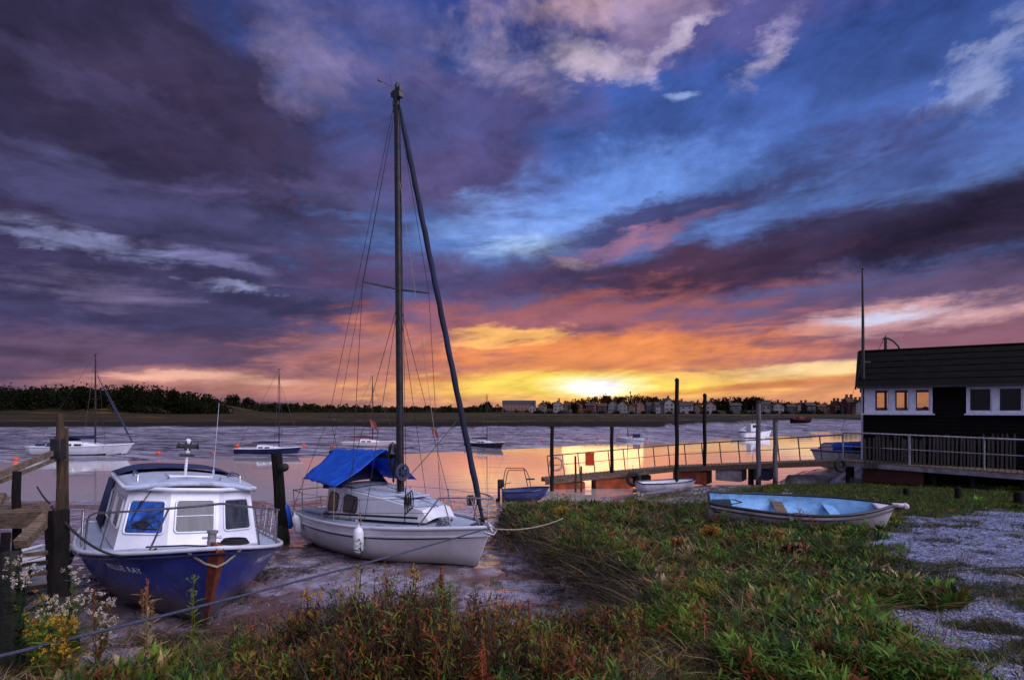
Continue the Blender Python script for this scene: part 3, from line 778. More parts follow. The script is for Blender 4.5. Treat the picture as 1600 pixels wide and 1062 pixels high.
r_, S_, k_ = yacht('yacht', 'white yacht with dark waterline band and blue furled jib, moored at the far left', 56, 712.5, 209, M_gel, 149, 553, M_canvas, jib=M_canvas, boot=.16)
m = MB(); m.cur = 0
m.grid(lambda a, b: (S_.L*(.20+.18*a), (b*2-1)*.8*k_, .62*k_+.55*k_*math.sin(math.pi*min(1, b*1.0))**.4*(.55+.45*a)), 6, 8); m.build('spray_hood', M_canvas, r_, smooth=60)
m = MB(); m.box((.15, .2, .75), (.5, .5, .45)); m.build('cockpit_bag', M_canvas, r_, bevel=.05)
r_, S_, k_ = yacht('yacht', 'navy hulled yacht with pale cabin moored left of the timber pile', 371, 710, 472, M_navy, 436, 576, M_canvas, boot=-.1, fb=.95)
r_, S_, k_ = yacht('yacht', 'cream pink yacht with maroon boom cover moored behind the near mast', 535, 699, 622, mat('pink_gelcoat', (200, 176, 176), rough=.35), 582, 587, M_pinkcov, boot=.12, fb=.95)
r_, S_, k_ = yacht('yacht', 'small white and black yacht moored just right of the leaning blue sail', 731, 698, 778, M_bootd, 762, 617, M_canvas, head=-38, L=4.6, boot=-.5, fb=1.05)
r_, S_, k_ = yacht('motor_sailer', 'little white motor sailer with dark hood moored beneath the sunset', 1005, 689, 967, M_gel, 981, 641, M_canvas, head=172, boot=.1, L=3.1, fb=1.1, cat='motor sailer', spreader=False)
m = MB(); m.box((.75, 0, .95*.52*1.3), (.8, .8, .42)); m.build('hood', M_canvas, r_, bevel=.06)

# white working boat with wheelhouse
d_ = 74; x_ = (1158-800)/FPX*d_
r_ = thing('work_boat', 'white work boat with wheelhouse and mast moored left of the grey piles', 'boat', (x_, d_, WATER), (0, 0, R(8)), group='boats moored on the river')
S_ = shape(4.3, 1.7, lambda u: .75+.35*u*u, lambda u: -.3+.3*max(0, (u-.7)/.3)**2, tr=.85, rake=.4, bil=.6)
hull(S_, [M_gel, M_bootd], r_, 20, 8, lambda z, x: 1 if z < .05 else 0); deck(S_, M_gelgrey, r_); rim(S_, .05, M_navy, r_, n=12)
m = MB(); m.box((1.7, 0, 1.25), (1.3, 1.1, 1.1)); m.box((1.7, 0, 1.83), (1.5, 1.25, .06)); w_ = m.build('wheelhouse', M_gel, r_, bevel=.03)
for y_ in (-.28, .28): m = MB(); m.box((2.36, y_, 1.5), (.04, .42, .36)); m.build('window', M_glass, w_)
for s_ in (1, -1): m = MB(); m.box((1.75, s_*.56, 1.5), (.9, .04, .36)); m.build('window', M_glass, w_)
m = MB(); m.tube([(1.6, 0, 1.8), (1.6, 0, 4.2)], .035, 6); m.tube([(1.6, -.4, 3.0), (1.6, .4, 3.0)], .02, 5); m.tube([(1.6, 0, 4.0), (4.2, 0, 1.2)], .012, 4); m.tube([(1.6, 0, 4.0), (.1, 0, .9)], .012, 4); m.build('mast', M_alu, r_)
# second pale motor cruiser close to it
x_ = (1196-800)/FPX*78
r_ = thing('motor_cruiser', 'pale motor cruiser moored between the two grey piles', 'boat', (x_, 78, WATER), (0, 0, R(170)), group='boats moored on the river')
S_ = shape(4.6, 1.8, lambda u: .6+.35*u*u, lambda u: -.3+.3*max(0, (u-.7)/.3)**2, tr=.9, rake=.5, bil=.6)
hull(S_, [M_gel, M_bootd], r_, 20, 8, lambda z, x: 1 if z < .0 else 0); deck(S_, M_gel, r_)
m = MB(); m.prism([(1.2, -.65, .6), (3.5, -.65, .75), (2.9, -.65, 1.2), (1.3, -.65, 1.35)], (0, 1.3, 0)); w_ = m.build('cabin', M_gel, r_, bevel=.03)
for s_ in (1, -1): m = MB(); m.prism([(1.4, s_*.66, .95), (2.9, s_*.66, .98), (2.7, s_*.66, 1.15), (1.4, s_*.66, 1.22)], (0, s_*.02, 0)); m.build('window', M_glass, w_)
# dark boat aground on the far flats
d_ = 112; x_ = (1236-800)/FPX*d_
r_ = thing('dark_boat', 'dark open boat aground on the pale mud far right of the river', 'boat', (x_, d_, hz(x_, d_)+.1), (R(6), 0, R(4)))
S_ = shape(4.4, 1.6, lambda u: .8+.4*(u-.4)**2*3, lambda u: .2*max(0, (u-.7)/.3)**2, tr=.7, rake=.4, bil=.6)
hull(S_, [M_wooddark], r_, 18, 8); deck(S_, M_wooddark, r_, drop=.25, name='floor'); rim(S_, .05, M_pinkcov, r_, n=12)
m = MB(); m.box((1.9, 0, 1.0), (1.1, .9, .5)); m.build('cuddy', M_pinkcov, r_, bevel=.05)

# mooring buoys
def buoy(px, py, s, label, m_=None):
    d = (CAMZ-WATER)/(py-HOR)*FPX; x = (px-800)/FPX*d; r = s/FPX*d/2
    z = max(WATER, hz(x, d)); o = thing('buoy', label, 'buoy', (x, d, z), (R(rnd.uniform(-8, 8)), 0, 0), group='mooring buoys on the river')
    M = MB(); M.lathe([(r*.15, -r*.5), (r*.75, -r*.3), (r, r*.25), (r*.85, r*.8), (r*.45, r*1.15), (r*.12, r*1.25)], n=12); M.build('float', m_ or M_orange, o, smooth=60)
    M = MB(); M.lathe([(r*.12, r*1.2), (r*.12, r*1.5)], n=8); M.tube([(r*.25*math.cos(t), 0, r*1.65+r*.25*math.sin(t)) for t in np.linspace(0, 2*math.pi, 9)[:-1]], r*.07, 5, closed=True); M.build('ring', M_steel, o)
for a_ in ((25, 720, 9, 'orange buoy at the far left edge of the river'), (248, 712, 8, 'orange buoy between the white yacht and the blue cruiser roof'),
           (333, 711, 5, 'small orange buoy beside the thin aerial'), (371, 703, 8, 'orange red buoy at the stern of the navy yacht'),
           (474, 703, 7, 'dark red buoy at the bow of the navy yacht'), (519, 703, 6, 'dark buoy left of the cream pink yacht'),
           (779, 696, 4, 'small buoy right of the small white and black yacht'), (934, 689, 4, 'small buoy left of the little motor sailer'),
           (1011, 688, 4, 'small buoy at the stern of the little motor sailer'), (847, 692, 4, 'tiny dark buoy behind the first short pile')):
    buoy(*a_)
# ------------------------------------------------------------------ text laid on a surface
def lettering(name, txt, mapper, m_, parent, h=1.0, thick=None):
    cu = bpy.data.curves.new('lettering', 'FONT'); cu.body = txt; cu.size = 1.0; cu.space_character = 1.15; cu.resolution_u = 2
    o = bpy.data.objects.new('lettering', cu); COL.objects.link(o)
    dg = bpy.context.evaluated_depsgraph_get(); me = bpy.data.meshes.new_from_object(o.evaluated_get(dg))
    bpy.data.objects.remove(o)
    bm = bmesh.new(); bm.from_mesh(me)
    bmesh.ops.triangulate(bm, faces=bm.faces)
    for v in bm.verts: v.co = mapper(v.co.x, v.co.y)
    bm.to_mesh(me); bm.free(); me.materials.clear(); me.materials.append(m_)
    q = bpy.data.objects.new(name, me); COL.objects.link(q); q.parent = parent
    return q

# ------------------------------------------------------------------ blue cabin cruiser in the foreground
hd = Vector((.6, -.8)); bowp = Vector((-3.48, 6.58)); Lm = 5.9
st = bowp-hd*Lm
mr = thing('cabin_cruiser', 'blue hulled cabin cruiser with white cabin lying in the mud at the lower left', 'boat', (st.x, st.y, -.17), (R(-5), R(-2), math.atan2(hd.y, hd.x)))
SM = shape(Lm, 2.72, lambda u: .78+.02*u+.36*max(0, (u-.45)/.55)**1.8, lambda u: .16*max(0, (u-.75)/.25)**1.6, tr=.88, um=.45, pm=.27, pb=.66, rake=.42, q=2.5)
def cruiser_paint():
    m = bpy.data.materials.new('royal_blue_hull_paint'); m.use_nodes = True; t = NT(m.node_tree); t.n.clear()
    co = t.new('ShaderNodeTexCoord').outputs['Object']; sp = t.new('ShaderNodeSeparateXYZ'); t.l.new(co, sp.inputs[0])
    n1 = t.noise(co, 3, 8, .65, .3); mp = t.new('ShaderNodeMapping'); t.l.new(co, mp.inputs[0]); mp.inputs['Scale'].default_value = (9, 9, .8)
    n2 = t.noise(mp.outputs[0], 1.6, 7, .7)
    c = t.mix(t.sstep(n1, .35, .65), s4(3, 34, 118), s4(2, 24, 90))
    zline = t.add(sp.outputs[2], t.mul(t.sub(n1, .5), .22), t.mul(sp.outputs[0], -.02))
    c = t.mix(t.mul(t.sstep(zline, .50, .20), .92), c, s4(60, 48, 50))
    c = t.mix(t.mul(t.sstep(n2, .54, .72), t.sstep(zline, .8, .2, .12, .8)), c, s4(128, 108, 100))
    b = t.new('ShaderNodeBsdfPrincipled'); t.put(b.inputs['Base Color'], c); t.put(b.inputs['Roughness'], t.sstep(n2, .3, .7, .25, .5)); b.inputs['Coat Weight'].default_value = .3
    out = t.new('ShaderNodeOutputMaterial'); t.l.new(b.outputs[0], out.inputs[0]); return m
hl = hull(SM, cruiser_paint(), mr, 48, 18)
# rust-stained stem band
m = MB()
for s_ in (1, -1):
    pts = []
    for j in range(19):
        v = j/18; a = SM(1, v, s_); b_ = SM(.984, v, s_, .004); pts.append((a+Vector((.012, 0, 0)), b_))
    vs = [p for ab in pts for p in ab]; m.raw(vs, [(2*j, 2*j+1, 2*j+3, 2*j+2) for j in range(18)])
m.build('stem_band', M_rust, mr, smooth=60)
dk = deck(SM, M_gelgrey, mr, drop=.03, camber=.05, nu=32)
rim(SM, .027, M_gel, mr, 'gunwale', dz=-.01, out=.012, n=40)
rim(SM, .016, M_navy, mr, 'rubbing_strake', dz=-.075, out=.008, n=40, stern=True)
# name on both bows
def side_map(side, xa, za, size, flip):
    def f(a, b):
        x = xa+a*size*(1 if not flip else -1); z = za+b*size
        u = .8
        for _ in range(12):
            zt = SM.zs(u); lo, hi = 0.0, 1.0
            for __ in range(14):
                v = (lo+hi)/2
                if SM(u, v, side).z < z: lo = v
                else: hi = v
            u += (x-SM(u, v, side).x)/Lm
            u = min(u, .999)
        p = SM(u, v, side); du = SM(min(u+.01, 1), v, side)-SM(u-.01, v, side); dv = SM(u, min(v+.02, 1), side)-SM(u, v-.02, side)
        n = du.cross(dv).normalized()
        if n.y*side < 0: n = -n
        return p+n*.005
    return f
M_letter = mat('white_lettering', (222, 224, 236), (190, 192, 210), scale=30, rough=.6)
lettering('lettering', 'MILLIE RAY', side_map(-1, 4.34, .715, .10, False), M_letter, hl)
lettering('lettering', 'MILLIE RAY', side_map(1, 5.02, .775, .10, True), M_letter, hl)
# cabin
CZ0 = .80
bot = [(1.2, -1.02), (3.72, -.93), (4.02, -.33), (4.02, .33), (3.72, .93), (1.2, 1.02)]
top = [(1.2, -.90), (3.50, -.80), (3.76, -.31), (3.76, .31), (3.50, .80), (1.2, .90)]
def zt_(x): return 1.66+.06*(3.7-x)/2.5
m = MB()
B3 = [Vector((x, y, CZ0-.02+.02*(x-1.2))) for x, y in bot]; T3 = [Vector((x, y, zt_(x))) for x, y in top]
m.raw(B3+T3, [(i, (i+1) % 6, (i+1) % 6+6, i+6) for i in range(6)])
cabm = m.build('cabin', M_gel, mr, smooth=0, fix=True)
m = MB()
m.grid(lambda a, b: (lambda x, w: (x+(.16*(1-abs(b*2-1)**3) if a > .98 else 0), (b*2-1)*w, zt_(x)+.012+.10*(1-(b*2-1)**2)-.03*max(0, (a-.8)/.2)**2))(1.15+2.48*a, .94-.08*a), 18, 16)
rf = m.build('roof', M_gelgrey, cabm, smooth=50, solid=.05)
# white raised edge round the roof
e = [(1.15, -.95), (2.4, -.91), (3.55, -.865), (3.84, -.32), (3.84, .32), (3.55, .865), (2.4, .91), (1.15, .95)]
m = MB(); m.tube([(x, y, zt_(x)+.01+(.075 if abs(y) < .4 else .0)*0) for x, y in e], .03, 8); m.build('roof_edge', M_gel, rf, smooth=60)
# windows: rounded rectangles lying on each face of the cabin
def face_pt(i, s_, t_, out):
    j = (i+1) % 6; a = B3[i].lerp(B3[j], s_); b = T3[i].lerp(T3[j], s_); n = (B3[j]-B3[i]).cross(T3[i]-B3[i]).normalized()
    c = Vector((2.5, 0, 1.2))
    if n.dot(B3[i]-c) < 0: n = -n
    return a.lerp(b, t_)+n*out
def cabin_window(i, s0, s1, t0, t1, glass, label=None, bar=False):
    W_ = (B3[(i+1) % 6]-B3[i]).length; H_ = (T3[i]-B3[i]).length
    rx, ry = .05/W_, .05/H_
    pts = []
    for cx, cy, a0 in ((s1-rx, t1-ry, 0), (s0+rx, t1-ry, 90), (s0+rx, t0+ry, 180), (s1-rx, t0+ry, 270)):
        for k in range(5):
            a = R(a0+k*22.5); pts.append((cx+rx*math.cos(a), cy+ry*math.sin(a)))
    f = MB(); f.tube([face_pt(i, a, b, .008) for a, b in pts], .016, 6, closed=True)
    fr = f.build('window', M_gel, cabm, smooth=60)
    g = MB(); g.prism([face_pt(i, a, b, .004) for a, b in pts], (face_pt(i, .5, .5, .01)-face_pt(i, .5, .5, .004))); g.build('pane', glass, fr, smooth=0)
    if bar: g = MB(); g.tube([face_pt(i, s0, (t0+t1)/2, .014), face_pt(i, s1, (t0+t1)/2+.01, .014)], .008, 6); g.build('glazing_bar', M_gel, fr)
    if label: fr['label'] = label
    return fr
M_blueglass = mat('blue_curtained_glass', (18, 54, 124), (34, 88, 164), scale=2.6, rough=.05, spec=.4, dirt=(12, 20, 42), dscale=1.8, dlo=.46, dhi=.56)
M_greyglass = mat('net_curtained_glass', (52, 52, 58), (30, 32, 38), scale=3, rough=.06, spec=.35, stretch=(1, 6, 1))
w1 = cabin_window(1, .10, .90, .26, .80, M_blueglass, 'window with blue cloth behind the glass')
cabin_window(2, .12, .90, .28, .82, M_greyglass, bar=True); cabin_window(3, .14, .86, .28, .82, M_greyglass)
cabin_window(0, .60, .92, .30, .78, M_glass); cabin_window(0, .14, .50, .30, .78, M_glass); cabin_window(4, .08, .40, .30, .78, M_glass); cabin_window(4, .50, .86, .30, .78, M_glass)
m = MB(); c0 = face_pt(1, .46, .36, .017); ux = (face_pt(1, .9, .3, 0)-face_pt(1, .1, .3, 0)).normalized(); uy = (face_pt(1, .5, .9, 0)-face_pt(1, .5, .1, 0)).normalized()
m.tube([c0+ux*.13*math.cos(t)+uy*.085*math.sin(t) for t in np.linspace(.1, 3.0, 9)], .009, 5)
for t in (.7, 1.5, 2.4): m.tube([c0-uy*.02, c0+ux*.13*math.cos(t)+uy*.085*math.sin(t)], .009, 5)
m.tube([c0-ux*.13+uy*.0, c0+ux*.2-uy*.02], .009, 5); m.build('steering_wheel', M_rubber, w1)
m = MB(); p0 = face_pt(1, .55, .98, .03); m.tube([p0, face_pt(1, .28, .62, .03)], .007, 5); m.tube([face_pt(1, .36, .80, .022), face_pt(1, .22, .48, .022)], .01, 5); m.build('wiper', M_rubber, cabm)
# canvas cockpit cover behind the roof
def cov(a, b):
    t = b*2-1; w = .90+.03*a; z = zt_(1.2)+.05+.17*(1-abs(t)**3.5)*(.75+.25*math.sin(math.pi*min(1, a*1.1)))-.10*max(0, a-.6)
    return (1.95-1.75*a, t*w, z)
m = MB(); m.grid(cov, 10, 20)
for s_ in (1, -1):
    m.raw([(1.5, s_*.92, 1.74), (.2, s_*.95, 1.62), (.12, s_*1.08, .84), (1.5, s_*1.03, .84)], [(0,1,2,3)])
m.build('cockpit_cover', M_canvas, mr, smooth=50, solid=.012)
# roof fittings
for y_ in (-.70, .70):
    m = MB(); z = zt_(2.6)+.06
    m.tube([(3.25, y_, zt_(3.2)+.02), (3.2, y_, z+.09), (2.95, y_, z+.12), (2.55, y_, z+.12), (2.3, y_, z+.09), (2.25, y_, z-.02)], .014, 7); m.build('grab_rail', M_steel, rf)
m = MB(); m.box((2.75, .02, zt_(2.7)+.125), (.62, .62, .05)); m.build('roof_hatch', M_gel, rf, bevel=.015)
m = MB(); m.tube([(2.7, -.02, zt_(2.7)+.1), (2.7, -.02, 2.12)], .022, 8); nl = m.build('light_pole', M_gel, rf)
m = MB(); m.lathe([(.03, -.05), (.042, -.03), (.042, .03), (.025, .05)], (2.7, -.02, 2.22), 10); m.build('masthead_light', M_gel, nl)
m = MB(); m.lathe([(.045, -.03), (.05, .02), (.02, .05)], (2.7, -.02, 2.36), 10); m.build('anchor_light', M_gel, nl)
for s_ in (1, -1):
    m = MB(); m.lathe([(.014, 0), (.02, .05), (.05, .11), (.055, .125)], (2.7, -.02+s_*.03, 2.27), 10, M=Euler((R(-80*s_), 0, 0)).to_matrix()); m.build('horn', M_black, nl)
m = MB(); m.box((2.7, -.02, 2.30), (.09, .24, .05)); m.box((2.7, -.02, 2.30), (.08, .09, .16)); m.box((2.7, -.02, 2.14), (.10, .20, .04)); m.build('bracket', M_black, nl)
m = MB(); m.tube([(2.5, .42, zt_(2.5)+.08), (2.5, .42, zt_(2.5)+.22)], .02, 7); m.tube([(2.5, .42, zt_(2.5)+.2), (2.48, .42, 2.75), (2.46, .42, 3.05)], [.008, .005, .003], 6); m.build('aerial', M_gelgrey, rf)
m = MB()
for q in ((3.45, .35), (3.4, -.35)): m.tube([(q[0], q[1], zt_(3.4)+.04), (q[0]-.06, q[1]+.03, zt_(3.4)+.16), (q[0]-.18, q[1]+.05, zt_(3.4)+.14)], .012, 6)
m.build('cleat', M_steel, rf)
# guard rail round the foredeck
def gp(u, s_, inset=.07): 
    p = SM(u, 1, s_); return Vector((p.x-(.06 if u > .97 else 0), s_*max(0, abs(p.y)-inset), p.z-.01))
railh = lambda u: .52-.02*abs(u-.8)
us = [.60, .66, .72, .78, .84, .90, .95, .985]
Lr = [gp(u, -1)+Vector((0, 0, railh(u)*(1 if u > .6 else .9))) for u in us]; Rr = [gp(u, 1)+Vector((0, 0, railh(u))) for u in us]
tip = Vector((Lm-.02, 0, SM.zs(1)+.50))
m = MB(); m.tube([gp(.585, -1), gp(.585, -1)+Vector((0, 0, .40))]+Lr+[tip]+Rr[::-1]+[gp(.585, 1)+Vector((0, 0, .4)), gp(.585, 1)], .014, 8); gr = m.build('guard_rail', M_steel, mr, smooth=70)
for u in (.70, .86):
    for s_ in (1, -1):
        m = MB(); m.tube([gp(u, s_), gp(u+.035, s_)+Vector((0, 0, railh(u)))], .012, 7); m.build('stanchion', M_steel, gr)
for x_ in (2.3, 2.75):
    m = MB(); u = x_/Lm; a = gp(u, 1); b = gp(u+.045, 1)
    m.tube([a, a+Vector((0, .02, .5)), b+Vector((0, .02, .5)), b], .012, 7); m.build('boarding_rail', M_steel, mr, smooth=70)
    m = MB(); u = x_/Lm; a = gp(u, -1); b = gp(u+.045, -1)
    m.tube([a, a+Vector((0, -.02, .5)), b+Vector((0, -.02, .5)), b], .012, 7); m.build('boarding_rail', M_steel, mr, smooth=70)
# foredeck gear
zb = SM.zs(.93)
m = MB(); m.lathe([(.05, -.03), (.05, .16), (.065, .17), (.065, .2)], (5.35, 0, zb), 10); m.tube([(5.35, -.11, zb+.11), (5.35, .11, zb+.11)], .014, 7); m.build('mooring_post', M_dullsteel, mr)
m = MB(); m.box((5.72, 0, zb+.06), (.34, .09, .05)); m.lathe([(.045, -.04), (.03, 0), (.045, .04)], (5.88, 0, zb+.03), 10, M=Euler((R(90), 0, 0)).to_matrix()); m.build('bow_roller', M_rust, mr)
m = MB(); m.tube([(5.1, .0, zb+.02), (5.62, 0, zb+.08), (5.85, 0, zb+.06)], .017, 7)
m.build('anchor_stock', M_dullsteel, mr)
m = MB()
for k in range(3): m.tube([(5.0+.15*math.cos(t)*(1-.1*k), .34+.17*math.sin(t)*(1-.1*k), zb+.0+.022*k-.02) for t in np.linspace(0, 6.28, 15)[:-1]], .013, 6, closed=True)
tag(m.build('rope_coil', M_ropeb, mr, smooth=60))
m = MB(); g0 = Vector((5.86, 0, SM.zs(1)-.02))
m.tube([SM(.95, .98, -1, .02), SM(.965, .90, -1, .03), SM(.985, .80, -1, .03), SM(1, .76, -1)+Vector((.04, 0, 0)), SM(.985, .80, 1, .03), SM(.965, .90, 1, .03), SM(.95, .98, 1, .02)], .015, 7); m.build('bow_rope', M_ropew, mr, smooth=70)
m = MB(); m.tube([(4.3, -.6, SM.zs(.75)+.03), (4.7, -.2, SM.zs(.8)+.05), (5.2, .05, SM.zs(.88)+.03), (5.35, 0, zb+.12)], .012, 6); m.build('deck_rope', M_ropeb, mr, smooth=70)

# ------------------------------------------------------------------ white sailing yacht beside it
Ls = 6.4; hs = Vector((4.44, -4.6)).normalized(); sp_ = Vector((-4.75, 14.3))
sr = thing('sailing_yacht', 'white sailing yacht with tall mast and blue tarpaulin resting on the mud', 'yacht', (sp_.x, sp_.y, -.55), (0, R(-3.6), math.atan2(hs.y, hs.x)))
SS = shape(Ls, 2.34, lambda u: .88+.10*u*u-.10*u+.10*max(0, u-.6), lambda u: .10*max(0, (.25-u)/.25)+.22*max(0, (u-.7)/.3)**2, tr=.66, um=.45, pb=1.15, rake=.42, q=2.2, bil=.52)
def yacht_paint():
    m = bpy.data.materials.new('yacht_topsides'); m.use_nodes = True; t = NT(m.node_tree); t.n.clear()
    co = t.new('ShaderNodeTexCoord').outputs['Object']; sp = t.new('ShaderNodeSeparateXYZ'); t.l.new(co, sp.inputs[0])
    n1 = t.noise(co, 2.2, 8, .6, .3); mp = t.new('ShaderNodeMapping'); t.l.new(co, mp.inputs[0]); mp.inputs['Scale'].default_value = (10, 10, .7)
    n2 = t.noise(mp.outputs[0], 1.4, 7, .7)
    c = t.mix(t.sstep(n1, .35, .65), s4(212, 210, 214), s4(198, 194, 200))
    c = t.mix(t.sstep(n2, .56, .8, 0, .5), c, s4(132, 112, 98))
    c = t.mix(t.sstep(t.add(sp.outputs[2], t.mul(t.sub(n1, .5), .1)),   .46, .22, 0, .65), c, s4(128, 104, 92))
    c = t.mix(t.sstep(t.add(sp.outputs[2], t.mul(t.sub(n1, .5), .03)), .225, .205), c, s4(30, 26, 30))
    b = t.new('ShaderNodeBsdfPrincipled'); t.put(b.inputs['Base Color'], c); t.put(b.inputs['Roughness'], t.sstep(n2, .3, .7, .25, .5)); b.inputs['Coat Weight'].default_value = .2
    out = t.new('ShaderNodeOutputMaterial'); t.l.new(b.outputs[0], out.inputs[0]); return m
sh_ = hull(SS, yacht_paint(), sr, 48, 20)
deck(SS, M_gelgrey, sr, drop=.02, camber=.05, nu=30)
rim(SS, .035, M_gel, sr, 'toe_rail', dz=.02, out=-.01, n=36)
m = MB()
for s_ in (1, -1):
    vs = []
    for i in range(37):
        u = i/36*.999; z = SS.zs(u)-.13; v = 1.0
        lo, hi = 0.0, 1.0
        for _ in range(14):
            v = (lo+hi)/2
            if SS(u, v, s_).z < z: lo = v
            else: hi = v
        vs.append(SS(u, v, s_, .012))
    m.tube(vs, .024, 6)
m.build('rubbing_band', M_gel, sr, smooth=60)
m = MB()
for s_ in (1, -1):
    pts = [SS(i/36*.999, .80, s_, .004) for i in range(37)]
    m.tube([p+Vector((0, 0, 0)) for p in [SS(i/36*.998, .84, s_, .002) for i in range(37)]], .012, 5)
m.build('cove_line', M_navy, sh_, smooth=60)
for s_ in (1, -1):
    m = MB(); m.prism([(1.9, s_*.42, .2), (3.4, s_*.42, .2), (3.2, s_*.52, -.32), (2.1, s_*.52, -.32)], (0, .05, 0)); m.build('bilge_keel', M_bootd, sr, smooth=0)
m = MB(); m.prism([(-.02, -.02, .75), (-.25, -.02, .7), (-.2, -.02, .0), (.05, -.02, .05)], (0, .04, 0)); m.build('rudder', M_bootd, sr, smooth=0)
# coachroof
def coach(a, b, z0=.94):
    x = 1.75+3.25*a; w = .78-.42*a**1.6; h = (.60-.42*a**1.5)
    if a >= .999: h = .02
    t = (b*2-1); y = t*w*(1.0 if abs(t) < .82 else 1.0); 
    if abs(t) > .80: z = z0+h*(1-(abs(t)-.80)/.20); y = math.copysign(w*(.84+.16*(abs(t)-.80)/.20), t)
    else: z = z0+h+.05*(1-(t/.8)**2); y = math.copysign(w*.84*abs(t)/.8, t)
    return Vector((x, y, z-.02+.03*a))
m = MB(); m.grid(lambda a, b: coach(a, b), 20, 20); m.raw([coach(0, i/20) for i in range(21)], [tuple(range(21))]); cr = m.build('cabin', M_gel, sr, smooth=30)
def panel(a0, a1, b0, b1, name, m_, parent, off=.012, skew=0.0):
    m = MB(); m.grid(lambda i, j: coach(a0+(a1-a0)*i+skew*(j-.5), b0+(b1-b0)*j)+Vector((0, 0, off)), 8, 4); return m.build(name, m_, parent, smooth=30)
panel(.30, .62, .14, .40, 'side_panel', M_gelgrey, cr, skew=.1); panel(.30, .62, .60, .86, 'side_panel', M_gelgrey, cr, skew=-.1)
panel(.68, .93, .14, .48, 'side_panel', M_gelgrey, cr, skew=.08); panel(.68, .93, .52, .86, 'side_panel', M_gelgrey, cr, skew=-.08)
panel(.03, .26, .2, .8, 'sliding_hatch', M_gelgrey, cr, .03)
m = MB(); m.box((4.05, 0, coach((4.05-1.75)/3.25, .5).z+.03), (.5, .5, .04)); m.build('fore_hatch', M_gelgrey, cr, bevel=.012)
def cwin(x0, x1, s_):
    def P(x, f): 
        a = (x-1.75)/3.25; w = .78-.42*a**1.6; h = .60-.42*a**1.5
        return Vector((x, s_*(w*(1-.16*f)+.012), .94+h*f-.02+.03*a))
    pts = [P(x0+.03, .22), P(x1-.03, .22), P(x1, .35), P(x1-.02, .72), P(x1-.06, .82), P(x0+.05, .86), P(x0, .75), P(x0, .35)]
    f = MB(); f.tube(pts, .014, 6, closed=True); fo = f.build('window', M_alu, cr, smooth=60)
    g = MB(); g.prism(pts, (0, s_*.004, 0)); g.build('pane', M_glass, fo, smooth=0)
for s_ in (1, -1): cwin(1.88, 2.26, s_); cwin(2.50, 2.98, s_)
# cockpit coaming
m = MB()
for s_ in (1, -1): m.tube([(1.75, s_*.68, .98), (1.0, s_*.66, .98), (.3, s_*.56, .96)], .06, 8)
m.build('cockpit_coaming', M_gel, sr)
# mast and spars
MX = 3.62; MZ0 = 1.44; MT = 9.72
mx_at = lambda z: MX+(z-MZ0)*.046     # stepped forward so it stands plumb on the bow-up hull
m = MB(); m.tube([(mx_at(MZ0), 0, MZ0), (mx_at(5), 0, 5), (mx_at(MT), 0, MT)], [.075, .072, .062], 12); ms = m.build('mast', M_alu, sr)
SPZ = 5.62
for s_ in (1, -1):
    m = MB(); m.tube([(mx_at(SPZ), 0, SPZ), (mx_at(SPZ)-.05, s_*.80, SPZ+.05)], [.026, .016], 7); m.build('spreader', M_alu, ms)
m = MB(); tx = mx_at(MT)
m.box((tx, 0, MT+.02), (.34, .09, .10)); m.tube([(tx-.1, 0, MT), (tx-.16, 0, MT-.16), (tx-.2, .04, MT-.32), (tx-.12, 0, MT-.42)], .012, 6)
m.box((tx+.12, 0, MT-.08), (.08, .1, .14)); m.lathe([(.045, 0), (.05, .1), (.03, .15)], (tx+.02, 0, MT+.05), 8)
m.build('masthead_fitting', M_black, ms)
m = MB(); m.tube([(tx-.13, 0, MT), (tx-.16, -.04, MT+.5)], .006, 5); m.tube([(tx-.14, -.02, MT+.2), (tx-.16, -.3, MT+.22)], .008, 5); m.box((tx-.16, -.3, MT+.23), (.03, .09, .05)); m.build('wind_vane', M_black, ms)
m = MB(); BZ = 2.16
m.tube([(mx_at(BZ)-.08, 0, BZ), (.55, 0, BZ+.12)], .05, 8); m.build('boom', M_alu, sr)
bow = SS(1, 1, 1)
# furled headsail round the forestay
fs0 = Vector((mx_at(9.45)+.08, 0, 9.45)); fs1 = Vector((bow.x-.22, 0, bow.z+.14))
def fpt(t): return fs0.lerp(fs1, t)
m = MB(); k = 40
m.tube([fpt(i/k)+Vector((0, .006*math.sin(i*1.9), 0)) for i in range(k+1)], [.020+.033*min(1, i/4)*(1+.08*math.sin(i*2.3)) if i < k-1 else .03 for i in range(k+1)], 10)
fj = m.build('furled_headsail', mat('furled_sail_blue', (16, 24, 56), (11, 14, 30), scale=2.5, rough=.85, bump=.5, stretch=(1, 1, .3)), sr, smooth=60)
m = MB(); 
for i in range(46):
    t = .50+.49*i/46; a = i*2.4; p = fpt(t); q = fpt(t+.012)
    m.tube([p+Vector((.047*math.cos(a), .047*math.sin(a), 0)), q+Vector((.049*math.cos(a+1.6), .049*math.sin(a+1.6), 0))], .008, 4)
m.build('sail_tie', M_ropeb, fj)
m = MB(); m.lathe([(.10, 0), (.10, .02), (.04, .03), (.04, .09), (.10, .10), (.10, .12)], fs1-Vector((0, 0, .1)), 14); m.build('furling_drum', M_black, sr)
